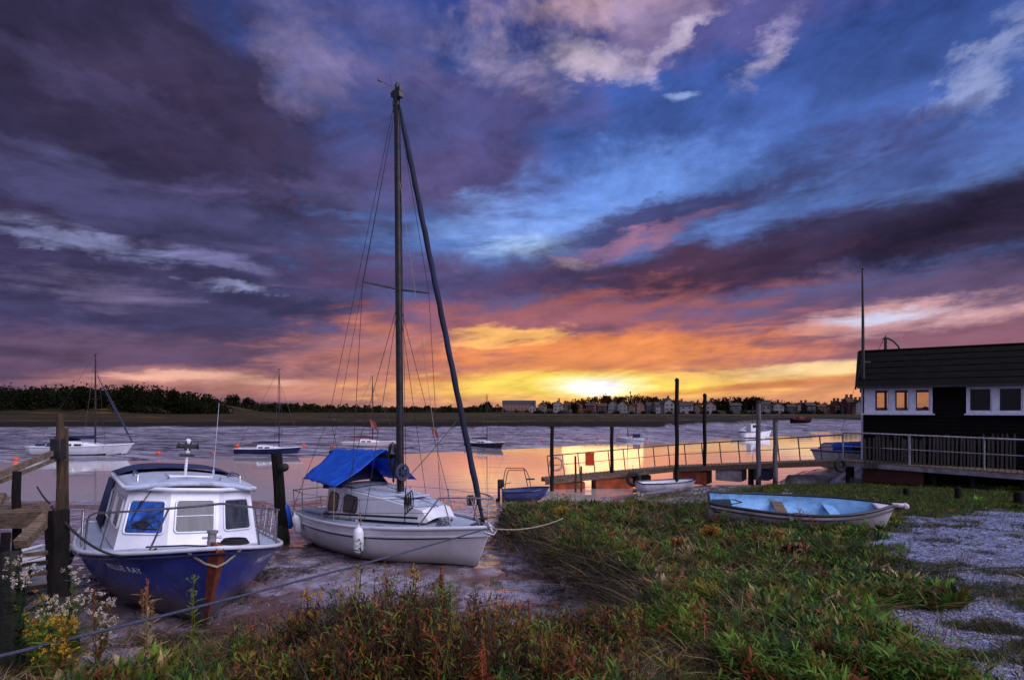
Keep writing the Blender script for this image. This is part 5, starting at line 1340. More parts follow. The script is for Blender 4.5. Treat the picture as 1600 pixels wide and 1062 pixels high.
# legs / base skirt
m = MB()
for x in np.arange(.2, HL, 1.6): m.beam((x, .05, Z0+.05), (x, .05, -.6), .16, .16); m.beam((x, HD-.05, Z0+.05), (x, HD-.05, -.6), .16, .16)
m.build('stilt', M_wooddark, hut, smooth=0)
# davit standing up behind the ridge
p = hut.location+Vector((0, 0, 0)); q = Matrix.Rotation(ang, 3, 'Z') @ Vector((.75, HD/2+.05, 0))+P0
o = thing('flue_post', 'short post with curved arm on the ridge of the black boathouse', 'post', (q.x, q.y, ZR), (0, 0, ang))
m = MB(); m.tube([(0, 0, -.1), (0, 0, .62)], .055, 8); m.tube([(0, 0, .5), (0, 0, .72)], .025, 6); m.build('post', M_black, o)
m = MB(); m.tube([(-.12, 0, .58), (.06, 0, .60), (.28, 0, .46), (.46, 0, .22), (.52, 0, .0)], [.02, .035, .04, .04, .04], 7); m.build('curved_arm', M_black, o, smooth=60)
m = MB(); m.tube([(0, 0, .7), (-.3, 0, .02)], .01, 4); m.build('stay', M_wire, o)
# flagpole
b = at(1348.5, 700, 23.2); tp_ = at(1347.5, 421, 23.2)
o = thing('flagpole', 'tall thin dark pole standing at the left corner of the black boathouse', 'pole', (b.x, b.y, .2))
hh = tp_.z-.2
m = MB(); m.tube([(0, 0, -.4), (0, 0, 3.6)], .075, 10); m.build('lower_pole', M_white, o)
m = MB(); m.tube([(0, 0, 3.5), (0, 0, hh*.7), (-.02, 0, hh)], [.065, .055, .035], 10); m.lathe([(.03, hh), (.06, hh+.04), (.04, hh+.09), (.01, hh+.11)], n=8); m.build('upper_pole', M_black, o)
m = MB(); m.tube([(0, 0, hh-.1), (0, 0, hh+.25)], .008, 5); m.build('spike', M_black, o)
m = MB(); m.box((.12, 0, 4.55), (.34, .08, .06)); m.build('bracket', M_black, o)
m = MB(); m.tube([(0, 0, 4.6), (-1.1, -.2, 1.4)], .008, 4); m.build('stay', M_wire, o)
# picket fence between the walkway and the boathouse
fr_ = thing('picket_fence', 'dark uneven picket fence between the walkway and the black boathouse', 'fence', (0, 0, 0))
cnt = 0; fa = at(1352, 700, 21.9); fb = D_+Vector((.9, 1.45, 0)); fc = fb+(fb-fa)*.8; fa.z = fb.z = fc.z = 0
Lf = (fc-fa).length; dfn = (fc-fa).normalized()
m1 = MB()
for zz in (1.05, 1.55): m1.beam(fa+Vector((0, 0, zz)), fc+Vector((0, 0, zz+.12)), .05, .08)
m1.build('fence_rail', M_wooddark, fr_, smooth=0)
M_pick = mat('picket_timber', (44, 39, 42), (28, 24, 27), scale=5, rough=.85, bump=.5, stretch=(4, 4, .6))
s = 0
while s < Lf and cnt < 98:
    p = fa+dfn*s; hgt = 1.72+.12*s/Lf*2+rnd.uniform(-.10, .12)
    w = rnd.uniform(.06, .09); lean = rnd.uniform(-.03, .03)
    n_ = Vector((-dfn.y, dfn.x, 0)); t_ = .022
    P = [p-dfn*w/2+Vector((0, 0, .55)), p+dfn*w/2+Vector((0, 0, .55)), p+dfn*(w/2+lean)+Vector((0, 0, hgt-.06)), p+dfn*lean+Vector((0, 0, hgt+.03)), p+dfn*(-w/2+lean)+Vector((0, 0, hgt-.06))]
    mm = MB(); mm.prism([q-n_*.05 for q in P], n_*t_); mm.build('picket', M_pick, fr_, smooth=0)
    s += w+rnd.uniform(.035, .075); cnt += 1

# ------------------------------------------------------------------ rowing boat on the bank
rp = Vector((4.33, 12.55)); rh = (Vector((7.75, 11.55))-rp); Lr_ = rh.length; rh.normalize()
rb = thing('rowing_boat', 'white rowing boat with pale blue inside and black gunwale lying on the grassy bank', 'rowing boat', (rp.x, rp.y, .36), (R(8.5), R(1.0), math.atan2(rh.y, rh.x)))
SR = shape(Lr_, 1.42, lambda u: .47+.10*(u-.45)**2*4*(1 if u > .45 else .6), lambda u: .02+.10*max(0, (u-.8)/.2)**2+.04*max(0, (.3-u)/.3), tr=.62, um=.5, pb=1.1, rake=.16, q=2.3, bil=.6)
M_rowout = mat('old_white_paint', (184, 172, 180), (166, 154, 164), scale=4, rough=.5, dirt=(112, 96, 96), dscale=4, dlo=.56, dhi=.72, bump=.05)
M_rowin = mat('pale_blue_paint', (112, 156, 196), (92, 140, 184), scale=5, rough=.55, dirt=(78, 104, 132), dscale=5.5, dlo=.5, dhi=.68, bump=.1)
hull(SR, [M_rowout], rb, 40, 14)
SRi = shape(Lr_-.08, 1.30, lambda u: SR.zs(u)-.005, lambda u: SR.zk(u)+.05 if hasattr(SR, 'zk') else .10+.12*max(0, (u-.78)/.22)**2+.03*max(0, (.3-u)/.3), tr=.60, um=.5, pb=1.1, rake=.16, q=2.3, bil=.6)
m = MB()
for s_ in (1, -1): m.grid(lambda a, b: SRi(a, b, s_)+Vector((.03, 0, 0)), 30, 12)
pts = [SRi(0, j/12, 1)+Vector((.03, 0, 0)) for j in range(13)]+[SRi(0, j/12, -1)+Vector((.03, 0, 0)) for j in range(12, 0, -1)]; m.raw(pts, [tuple(range(len(pts)))])
m.build('inner_hull', M_rowin, rb, smooth=50, fix=False)
rim(SR, .031, M_black, rb, 'gunwale', dz=.005, out=-.012, n=34); rim(SR, .016, M_black, rb, 'rubbing_strake', dz=-.085, out=.006, n=34)
m = MB(); m.grid(lambda a, b: (lambda u: (SR(u, 1, 1).x-.01, (b*2-1)*(SR.beam(u)-.02), SR.zs(u)-.02))(.90+.095*a), 6, 6); m.build('bow_cap', M_rowout, rb, smooth=40, solid=.03)
m = MB(); m.box((Lr_+.06, 0, SR.zs(1)+.0), (.26, .10, .07)); m.lathe([(.05, -.07), (.06, 0), (.05, .07)], (Lr_+.17, 0, SR.zs(1)-.01), 10, M=Euler((R(90), 0, 0)).to_matrix()); m.build('bow_fender', M_rowout, rb, bevel=.02)
for x, w, mm_ in ((.28, .40, M_black), (1.45, .22, M_woodh), (2.45, .20, M_rowin)):
    u = x/Lr_; m = MB(); m.box((x, 0, SR.zs(u)-.14), (w, SR.beam(u)*2*.93, .028)); m.build('thwart', mm_, rb, smooth=0)
m = MB()
for k in range(7): m.box((Lr_*(.2+.1*k), 0, .085+.0), (.04, .62-.05*abs(k-3), .03))
m.build('floor_frame', M_rowin, rb, smooth=0)
m = MB()
for y in (-.2, 0, .2): m.box((Lr_*.47, y, .115), (Lr_*.62, .12, .014))
m.build('bottom_board', M_woodh, rb, smooth=0)
for u, s_ in ((.47, -1), (.47, 1)):
    m = MB(); p = SR(u, 1, s_); m.box((p.x, p.y-.01*s_, p.z+.03), (.2, .05, .05)); m.tube([(p.x, p.y, p.z+.03), (p.x, p.y, p.z+.09), (p.x-.04, p.y, p.z+.15)], .009, 6); m.tube([(p.x, p.y, p.z+.09), (p.x+.04, p.y, p.z+.15)], .009, 6); m.build('rowlock', M_dullsteel, rb)
m = MB(); m.tube([SR(.42, 1, -1, .03)+Vector((0, 0, 0)), SR(.42, .8, -1, .04), SR(.43, .6, -1, .05)], .011, 6); m.box(tuple(SR(.43, .86, -1, .045)), (.07, .03, .05)); m.build('side_rope', M_ropew, rb)
m = MB(); m.tube([(.05, -.45, .44), (.4, -.1, .42), (.7, .2, .40), (.5, .35, .41)], .012, 6); m.build('painter', M_ropeb, rb)

# short stumps behind the rowing boat
def stump(px, py, hpx, wpx, label):
    z = .0; d = 18.0
    for _ in range(12): d = (CAMZ-hz((px-800)/FPX*d, d))/(py-HOR)*FPX
    x = (px-800)/FPX*d; h = hpx/FPX*d; r = wpx/FPX*d/2
    o = MB(); o.tube([(0, 0, -.2), (.01, 0, h*.5), (0, .01, h)], [r*1.1, r, r*.9], 9); q = o.build('timber_stump', M_wooddark, smooth=50, bevel=.01); q.location = (x, d, hz(x, d)); tag(q, label, 'stump', 'stumps on the bank')
stump(1416, 774, 12, 9, 'short dark stump just beyond the bow of the rowing boat'); stump(1497, 781, 20, 10, 'middle of three dark stumps on the right bank'); stump(1592, 788, 20, 14, 'thick dark stump at the right edge of the photo')

# ------------------------------------------------------------------ timber landing stage at the left edge
def zpost(px, top, d, wpx, label, m_=M_wood, base=None, lean=0, dep=None, kind='timber_post'):
    p = at(px, top, d); w = wpx/FPX*d; b = hz(p.x, d)-.3
    o = thing(kind, label, 'post', (p.x, d, b), (0, R(lean), R(rnd.uniform(-20, 20))), group='posts of the landing stage')
    m = MB(); h = p.z-b; k = 6
    vs = []
    m.tube([(.006*math.sin(i*2+px), .006*math.cos(i*3), h*i/k) for i in range(k+1)], [w/2*(1.12-.1*i/k+.03*math.sin(i*5+px)) for i in range(k+1)], 8); m.build('shaft', m_, o, smooth=30)
    m = MB(); m.tube([(0, 0, .1), (0, 0, .45), (0, 0, .75)], [w/2*1.25, w/2*1.3, w/2*1.1], 8); m.build('weed', M_weed, o, smooth=40)
    return o
zpost(94, 646, 9.1, 10, 'taller of the two slim posts rising beside the blue cruiser'); zpost(104, 668, 9.4, 9, 'shorter slim post directly behind the tallest left post', lean=-.6)
zpost(26, 736, 8.0, 11, 'post under the timber handrail at the left edge', M_wooddark)
zpost(92, 797, 6.9, 27, 'stout black post at the corner of the landing stage', M_wooddark)
zpost(8, 832, 5.3, 12, 'dark post at the very left edge of the photo', M_wooddark)
zpost(18, 862, 4.3, 26, 'mossy stout post in the near left corner', M_weed)
zpost(444, 708, 13.6, 16, 'leaning dark pile standing between the cruiser and the white yacht', M_wooddark, lean=-5.2, kind='mooring_pile')
m = MB(); m.lathe([(.06, -.08), (.10, -.04), (.10, .04), (.06, .08)], (0, 0, 0), 12, M=Euler((R(90), 0, 0)).to_matrix()); o = m.build('rope_ring', M_rubber, smooth=50); o.location = at(444, 730, 13.45); tag(o, 'black fender ring on the leaning pile left of the white yacht', 'ring')
hr = thing('landing_stage', 'weathered timber landing stage with handrail at the far left', 'landing stage', (0, 0, 0))
m = MB(); m.beam(at(90, 704, 9.0), at(-60, 766, 7.5), .07, .075); m.build('handrail', M_woodh, hr, smooth=0)
m = MB(); m.beam(at(91, 716, 8.98), at(-60, 776, 7.5), .04, .05); m.build('lower_rail', M_woodh, hr, smooth=0)
m = MB(); m.box(at(91, 701, 8.95), (.16, .14, .32)); m.build('junction_box', M_black, hr, bevel=.01)
dk0 = at(76, 800, 7.6); dk1 = at(-90, 806, 7.9)
m = MB()
for k in range(5):
    a = dk0+Vector((-.155*k, .165*k, 0)); b = dk1+Vector((0, .165*k, 0)); m.beam(a, b, .15, .04)
m.build('deck_plank', M_woodh, hr, smooth=0)
m = MB(); m.beam(dk0+Vector((0, -.08, -.10)), dk1+Vector((0, -.08, -.10)), .06, .16); m.build('edge_beam', M_woodh, hr, smooth=0)
m = MB(); m.beam(at(79, 803, 7.0), at(32, 850, 6.4), .13, .10); m.build('brace', M_woodh, hr, smooth=0)
m = MB(); m.beam(at(-30, 772, 7.0), at(8, 778, 7.3), .14, .05); m.beam(at(-10, 800, 7.0), at(6, 772, 7.2), .06, .06); m.build('broken_board', M_woodh, hr, smooth=0)
for k, (y0, y1) in enumerate(((873, 862), (888, 877), (905, 893), (926, 914))):
    m = MB(); m.beam(at(-20, y0, 7.2+.12*k), at(84, y1, 7.4+.12*k), .05, .05); m.build('fallen_batten', M_wood if k % 2 else M_woodh, hr, smooth=0)
m = MB(); m.beam(at(76, 812, 7.6), at(80, 905, 7.7), .07, .07); m.build('leg', M_wooddark, hr, smooth=0)
# small white boat under the stage
d_ = 9.2; x_ = (20-800)/FPX*d_
o = thing('dinghy', 'small white dinghy half hidden under the landing stage at the left edge', 'dinghy', (x_, d_, hz(x_, d_)+.0), (R(8), R(-4), R(-35)))
S = shape(2.0, 1.1, lambda u: .42+.12*u*u, lambda u: .14*max(0, (u-.7)/.3)**2, tr=.8, rake=.2, bil=.6)
hull(S, [M_gel], o, 20, 8); deck(S, M_gelgrey, o, drop=.12, name='foredeck', u0=.5); deck(S, M_gelgrey, o, drop=.3, name='floor', u1=.5, inset=.08); rim(S, .03, M_gel, o, 'gunwale', n=14); m = MB(); m.box((.85, 0, .36), (.2, .9, .03)); m.build('thwart', M_woodh, o, smooth=0)

# ------------------------------------------------------------------ ropes
def rope(name, pts, r, m_, label, cat='rope', n=7):
    m = MB(); m.tube(pts, r, n); o = m.build(name, m_, smooth=60); return tag(o, label, cat)
bw = sr_mat @ Vector((6.36, -.1, bow.z))
rope('mooring_rope', arc((-4.1, 2.6, 1.25), bw, .05, 40), .013, M_rope, 'long blue grey rope rising from the lower left corner to the white yacht bow')
ge = Vector((.95, 10.6, hz(.95, 10.6)+.35)); rope('bow_line', arc(bw+Vector((.05, 0, .02)), ge, .10, 16), .011, M_ropew, 'pale slack rope from the white yacht bow to the grassy bank')
mm_ = mr.rotation_euler.to_matrix(); mrm = Matrix.Translation(mr.location) @ mm_.to_4x4()
e0 = at(80, 790, 6.85); e1 = mrm @ Vector((5.0, -.55, SM.zs(.85)+.03))
rope('mooring_line', arc(e0, e1, .30, 24), .015, M_ropeb, 'black sagging rope from the stout corner post to the cruiser foredeck')
rope('mooring_line', arc(e0+Vector((-.02, 0, .03)), at(58, 760, 9.5), .02, 6), .012, M_ropeb, 'short black rope end knotted on the stout corner post')
rope('cable', [Vector((x, 6.9+.10*(x-.5)*.6, hz(x, 6.9+.06*(x-.5))+.17-.02*math.sin(x*1.3))) for x in np.linspace(.9, 8.8, 30)], .008, M_ropeb, 'thin dark cable stretched low across the bank on the right', 'cable')
rope('rope', arc(sr_mat @ Vector((mx_at(1.62)+.12, -.02, 1.62)), sr_mat @ Vector((fpt(.78).x, 0, fpt(.78).z)), .03, 12), .008, M_ropew, 'thin pale rope slanting from the mast foot up to the furled sail')
# ------------------------------------------------------------------ vegetation on the banks
def vmat(name, c1, c2, transl=.25): return mat(name, c1, c2, scale=1.2, rough=.75, spec=.2, transl=transl)
VM = [vmat('leaf_green', (58, 90, 26), (33, 58, 19)), vmat('leaf_bright', (88, 118, 36), (58, 88, 28)), vmat('leaf_dark', (24, 38, 18), (34, 48, 22)),
      vmat('dead_straw', (158, 136, 98), (100, 84, 58)), vmat('dead_brown', (48, 33, 22), (28, 21, 16)), vmat('rust_stem', (120, 58, 28), (80, 40, 22)),
      vmat('olive_stem', (106, 96, 32), (70, 66, 24)), vmat('grey_stalk', (82, 78, 72), (54, 50, 46)), vmat('mauve_stem', (62, 42, 42), (42, 30, 32))]
def blades(rng, P, h, w, lean, curve, az=None, seg=3, tilt=None):
    """P (N,3) roots; returns verts, faces of bent tapering strips"""
    N = len(P); az = rng.uniform(0, 2*np.pi, N) if az is None else az
    d = np.stack([np.cos(az), np.sin(az), np.zeros(N)], 1)
    fa = rng.uniform(0, 2*np.pi, N); sd = np.stack([np.cos(fa), np.sin(fa), np.zeros(N)], 1)
    lv = []
    prof = [1.0, .95, .6, .08] if seg == 3 else [1.0, .55, .05]
    for k in range(seg+1):
        t = k/seg; hh = h*t*(1-.28*curve*t); out = h*(lean*t+curve*t*t*.8)
        c = P+d*out[:, None]; c[:, 2] += hh*(1-.25*curve*t*t)
        ww = (w*prof[k]/2)[:, None]
        lv.append(c-sd*ww); lv.append(c+sd*ww)
    V = np.stack(lv, 1).reshape(-1, 3); n = 2*(seg+1)
    base = (np.arange(N)*n)[:, None]
    F = np.concatenate([base+np.array([2*k, 2*k+1, 2*k+3, 2*k+2]) for k in range(seg)], 1).reshape(-1, 4)
    return V, F
def leaves(rng, P, h, w, lean, az):
    """broad pointed leaves: 2 segments, widest in the middle"""
    N = len(P); d = np.stack([np.cos(az), np.sin(az), np.zeros(N)], 1); sd = np.stack([-np.sin(az), np.cos(az), np.zeros(N)], 1)
    sd = sd+rng.normal(size=(N, 3))*.25
    lv = []
    for t, q in ((0, .15), (.35, 1.0), (.7, .8), (1, .04)):
        c = P+d*(h*lean*t*(1+.4*t))[:, None]; c[:, 2] += h*t*(1-.35*t*lean)
        lv.append(c-sd*(w*q/2)[:, None]); lv.append(c+sd*(w*q/2)[:, None])
    V = np.stack(lv, 1).reshape(-1, 3); base = (np.arange(N)*8)[:, None]
    F = np.concatenate([base+np.array([2*k, 2*k+1, 2*k+3, 2*k+2]) for k in range(3)], 1).reshape(-1, 4)
    return V, F
def scatter(rng, n, fmask, y0=2.7, y1=24, spread=1.0):
    out = []
    tot = 0
    while tot < n:
        k = n*3
        u = rng.random(k); y = (y0**-.6+u*(y1**-.6-y0**-.6))**(-1/.6)          # thicker near the viewer
        x = rng.uniform(-.98, .98, k)*y*.96+rng.uniform(-.3, .3, k)
        ok = rng.random(k) < fmask(x, y)
        out.append(np.stack([x[ok], y[ok]], 1)); tot += ok.sum()
        if len(out) > 30: break
    q = np.concatenate(out)[:n]; z = height(q[:, 0], q[:, 1])
    return np.concatenate([q, z[:, None]], 1)
PX = lambda x, y: 800+x/y*FPX
def PY(x, y, z): return HOR+(CAMZ-z)/y*FPX
def masks(x, y):
    B = bank_mask(x, y)*(y < 25); br = bare(x, y)*(y < 20)
    px = 800+x/y*FPX
    rightf = sst(px, 1330, 1420)*sst(y, 8.5, 10)      # mown-looking turf round and beyond the rowing boat
    near = 1-sst(y, 5.4, 6.2)
    return B, br, px, rightf, near
class Cover:
    def __init__(s): s.V = []; s.F = []; s.M = []; s.o = 0
    def put(s, VF, mi, per):
        V, F = VF; s.V.append(V); s.F.append(F+s.o); s.o += len(V); s.M.append(np.repeat(mi, per))
    def build(s, name, label, cat, mats=None):
        o = np_mesh(name, np.concatenate(s.V), np.concatenate(s.F), mats or VM, mi=np.concatenate(s.M)); tag(o, label, cat, kind='stuff'); return o
def pick(rng, n, idx, p): return rng.choice(idx, n, p=np.array(p)/sum(p))
minw = lambda P, w, k=.00085: np.maximum(w, P[:, 1]*k)
rg = np.random.default_rng(5)
def not_boat(x, y):   # nothing grows through the rowing boat
    t = np.clip(((x-rp.x)*rh.x+(y-rp.y)*rh.y), -.1, Lr_+.1); dx = x-(rp.x+rh.x*t); dy = y-(rp.y+rh.y*t)
    return (np.hypot(dx, dy) > .55*np.clip(1.25-(t/Lr_)**3, .25, 1)).astype(float)
# 1 tangled dead grass
def f1(x, y):
    B, br, px, rf, near = masks(x, y); n = fbm(x*.7, y*.7, 4, 71)
    return B*(1-br*.97)*(1-rf)*np.where(y < 16.5, 1, 0)*np.where((px < 440) & (y < 7), .3, 1)*np.clip(.42+n*1.6+.25*(px < 1120)*(y < 10), .08, 1)*not_boat(x, y)
P = scatter(rg, 58000, f1); N = len(P); c = Cover()
h = rg.uniform(.10, .34, N)*np.where(P[:, 1] < 5.2, .72, 1)*(1-.35*sst(P[:, 0], 2, 6))*(.6+.9*np.clip(.5+fbm(P[:, 0]*1.6, P[:, 1]*1.6, 3, 131)*2.4, 0, 1))
c.put(blades(rg, P, h, minw(P, rg.choice([.004, .006, .009, .014], N, p=[.35, .35, .2, .1])), rg.uniform(.2, 1.8, N), rg.uniform(.1, 1.4, N)), pick(rg, N, [3, 7, 4, 6, 8, 5], [.24, .16, .32, .13, .09, .06]), 3)
def fe(x, y):
    B, br, px, rf, near = masks(x, y); return np.clip(5*B*(1-B), 0, 1)*(y < 16)*(px > 330)+.35*(B > .5)*(px > 780)*(px < 900)*(y > 6.5)*(y < 15)
Pe = scatter(rg, 17000, fe, 4.5, 16); Ne = len(Pe)
c.put(blades(rg, Pe, rg.uniform(.12, .42, Ne), minw(Pe, rg.choice([.005, .008, .012], Ne)), rg.uniform(.3, 1.6, Ne), rg.uniform(.4, 1.6, Ne)), pick(rg, Ne, [3, 7, 4, 6, 8, 2], [.15, .2, .38, .1, .1, .07]), 3)
c.build('dead_grass', 'tangled dead grey and brown grass over the bank', 'grass')
# 2 green leafy ground plants in clumps
def f2(x, y):
    B, br, px, rf, near = masks(x, y); n = fbm(x*1.1, y*1.1, 3, 81)
    e = np.clip(.40+n*4.2, .03, 1)*np.where(y > 9.5, 1.0, .45)+.9*sst(px, 1180, 1280)*(1-sst(px, 1400, 1480))*(y < 7)*np.clip(.45+n*4, 0, 1)
    return B*(1-br)*(1-rf*.9)*(y < 17)*e*not_boat(x, y)*np.where((px < 800) & (y < 7), .25, 1)
Q = scatter(rg, 6600, f2); c = Cover()
k = 13; P = np.repeat(Q, k, 0); N = len(P); P = P+np.concatenate([rg.normal(0, .03, (N, 2)), np.zeros((N, 1))], 1)
sz = np.repeat(rg.uniform(.07, .21, len(Q))*(1+.22*((PX(Q[:, 0], Q[:, 1]) > 1180) & (Q[:, 1] < 7))), k)*rg.uniform(.6, 1.15, N); col = np.repeat(pick(rg, len(Q), [0, 1, 2, 6, 3, 5], [.32, .17, .2, .2, .06, .05]), k)
c.put(leaves(rg, P, sz, np.maximum(sz*rg.uniform(.14, .26, N), P[:, 1]*.0012), rg.uniform(.1, 1.1, N), rg.uniform(0, 6.28, N)), col, 3)
c.build('ground_plants', 'low green leafy plants growing over the bank', 'plants')
# 3 fine upright living grass
def f3(x, y):
    B, br, px, rf, near = masks(x, y); n = fbm(x*.9, y*.9, 4, 91)
    return B*(1-br)*(y < 17)*np.clip(.35+n*2.2, .02, 1)*(1-.8*rf)*not_boat(x, y)
P = scatter(rg, 30000, f3); N = len(P); c = Cover()
c.put(blades(rg, P, rg.uniform(.08, .26, N), minw(P, rg.choice([.004, .007, .012], N, p=[.5, .35, .15])), rg.uniform(0, .5, N), rg.uniform(0, .6, N)), pick(rg, N, [0, 1, 2, 6], [.35, .18, .3, .17]), 3)
c.build('grass', 'green grass growing among the dead grass on the bank', 'grass')
# 4 turf near and beyond the rowing boat
def f4(x, y):
    B, br, px, rf, near = masks(x, y); n = fbm(x*1.5, y*1.5, 4, 95)
    return np.maximum(B, (x > 4.5)*(y > 15)*(y < 23)*.9)*(1-br)*np.clip(rf+sst(y, 14, 16)*(x > 3), 0, 1)*np.clip(.6+n*1.5, .1, 1)*not_boat(x, y)
P = scatter(rg, 46000, f4, 8, 23.5); N = len(P); c = Cover()
c.put(blades(rg, P, rg.uniform(.02, .085, N)*(1+.5*(P[:, 1] > 15)), minw(P, rg.uniform(.004, .008, N), .0009), rg.uniform(0, .9, N), rg.uniform(0, .6, N), seg=2), pick(rg, N, [0, 1, 2, 6, 4], [.28, .17, .25, .2, .1]), 2)
c.build('turf', 'short mossy turf around and behind the rowing boat', 'grass')
# 5 sparse tufts in the bare patch on the right and pebbles of mud crust
def f5(x, y):
    B, br, px, rf, near = masks(x, y); n = fbm(x*1.6, y*2.2, 4, 97)
    return br*np.clip((n-.0)*6, 0.02, 1)
P = scatter(rg, 24000, f5, 3, 14); N = len(P); c = Cover()
c.put(blades(rg, P, rg.uniform(.02, .09, N), minw(P, rg.uniform(.003, .007, N)), rg.uniform(.1, 1.3, N), rg.uniform(0, .8, N), seg=2), pick(rg, N, [2, 4, 7, 6, 0], [.25, .3, .15, .15, .15]), 2)
c.build('sparse_grass', 'sparse dark tufts in the pale bare patch on the right', 'grass')
# 6 seed stalks and stems standing along the near bank
def f6(x, y):
    # stands of stalks, with open gaps between them
    B, br, px, rf, near = masks(x, y); n = fbm(x*1.2, y*1.2, 3, 99)
    return B*(y < 7.4)*(px < 1000)*(px > 360)*np.clip(.5+n*2.5, .05, 1)*sst(y, 3.3, 4.0)
P = scatter(rg, 4600, f6, 3, 8); N = len(P); c = Cover()
h = rg.uniform(.14, .56, N)*(.55+.8*np.clip(.5+fbm(P[:, 0]*2.5, P[:, 1]*2.5, 3, 141)*2.5, 0, 1))*(.6+.8*np.exp(-((PX(P[:, 0], P[:, 1])-640)/170)**2))
c.put(blades(rg, P, h, rg.uniform(.005, .011, N), rg.uniform(0, .3, N), rg.uniform(0, .4, N)), pick(rg, N, [8, 5, 4, 7, 6], [.3, .22, .25, .13, .1]), 3)
# little leaves and seed heads up the stalks
k = 9; t = rg.uniform(.35, 1.0, (N, k)); PP = np.repeat(P, k, 0); PP[:, 2] += (np.repeat(h, k)*t.ravel()*.88); PP[:, :2] += rg.normal(0, .012, (N*k, 2))+0
c.put(leaves(rg, PP, rg.uniform(.015, .055, N*k), rg.uniform(.006, .015, N*k), rg.uniform(.2, 1.4, N*k), rg.uniform(0, 6.28, N*k)), np.repeat(pick(rg, N, [6, 5, 0, 4, 8, 1], [.3, .2, .15, .2, .1, .05]), k), 3)
c.build('seed_stalks', 'thicket of thin brown and olive stalks along the near bank', 'stalks')
# 6b leafy upright marsh weeds in ragged clumps over the right bank
def f6b(x, y):
    B, br, px, rf, near = masks(x, y); n = fbm(x*1.5, y*1.5, 3, 151)
    return B*(1-br)*(1-rf)*(y < 15)*(px > 780)*np.clip((n-.02)*7, 0, 1)*not_boat(x, y)
Q = scatter(rg, 620, f6b, 3.2, 15); k = 5; P = np.repeat(Q, k, 0); P[:, :2] += rg.normal(0, .05, (len(P), 2)); N = len(P); c = Cover()
h = np.repeat(rg.uniform(.16, .42, len(Q)), k)*rg.uniform(.55, 1.1, N); cc = np.repeat(pick(rg, len(Q), [0, 1, 6, 5, 2], [.32, .2, .24, .12, .12]), k)
c.put(blades(rg, P, h, minw(P, rg.uniform(.006, .010, N)), rg.uniform(0, .35, N), rg.uniform(0, .3, N)), pick(rg, N, [6, 4, 0, 8], [.35, .3, .2, .15]), 3)
kk = 11; t = rg.uniform(.15, 1.0, (N, kk)); PP = np.repeat(P, kk, 0); PP[:, 2] += np.repeat(h, kk)*t.ravel()*.9; PP[:, :2] += rg.normal(0, .012, (N*kk, 2))
c.put(leaves(rg, PP, rg.uniform(.03, .085, N*kk), minw(PP, rg.uniform(.009, .02, N*kk), .0012), rg.uniform(.3, 1.5, N*kk), rg.uniform(0, 6.28, N*kk)), np.repeat(cc, kk), 3)
c.build('marsh_weeds', 'ragged clumps of upright leafy marsh weeds over the right bank', 'weeds')
# 7 wrack and flattened weed in the lower left
def f7(x, y):
    B, br, px, rf, near = masks(x, y); n = fbm(x*1.4, y*1.4, 4, 101)
    return np.maximum(B, .55*sst(7.2-y+n*2, 0, 1.2))*(px < 520)*(y < 7.4)*np.clip(.55+n*2, .05, 1)
P = scatter(rg, 24000, f7, 2.8, 7.5); N = len(P); c = Cover()
c.put(blades(rg, P, rg.uniform(.05, .17, N), rg.uniform(.004, .009, N), rg.uniform(.4, 1.8, N), rg.uniform(.3, 1.3, N)), pick(rg, N, [4, 6, 5, 3, 2, 8], [.32, .24, .14, .12, .1, .08]), 3)
c.build('wrack', 'flattened yellow brown weed on the mud in the lower left', 'seaweed')
# 8 weed and clods on the mud round the boats
def f8(x, y):
    B, br, px, rf, near = masks(x, y); n = fbm(x*1.7, y*1.7, 4, 103)
    return (1-B)*(y < 17)*np.clip((n-.04)*6, .015, 1)*(x > -7)*(x < 3)
P = scatter(rg, 24000, f8, 5, 17); N = len(P); c = Cover()
c.put(blades(rg, P, rg.uniform(.012, .05, N), minw(P, rg.uniform(.008, .018, N)), rg.uniform(.4, 2.2, N), rg.uniform(.3, 1.3, N), seg=2), pick(rg, N, [4, 2, 7], [.6, .3, .1]), 2)
c.build('mud_weed', 'dark scraps of weed strewn over the wet mud', 'seaweed')

# stones and clods in the bare patch
def f9(x, y): B, br, px, rf, near = masks(x, y); return np.clip(br+.03*(1-B)*(y < 14)*(x > -6)*(x < 2), 0, 1)
P = scatter(rg, 16000, f9, 2.9, 14); N = len(P); s_ = (rg.uniform(.004, .016, N)*(1+.3*rg.random(N)))[:, None]
oc = np.array([(1,0,0),(0,1,0),(-1,0,0),(0,-1,0),(0,0,.6),(0,0,-.6)]); ff = np.array([(0,1,4),(1,2,4),(2,3,4),(3,0,4),(1,0,5),(2,1,5),(3,2,5),(0,3,5)])
V = (P[:, None, :]+oc[None]*s_[:, None]*rg.uniform(.6, 1.5, (N, 6, 3))).reshape(-1, 3); F = ((np.arange(N)*6)[:, None, None]+ff[None]).reshape(-1, 3)
o = np_mesh('pebbles', V, F, mat('pebble', (128, 124, 134), (70, 66, 72), scale=14, rough=.7), smooth=True); tag(o, 'small stones and mud clods scattered on the bare ground', 'stones', kind='stuff')

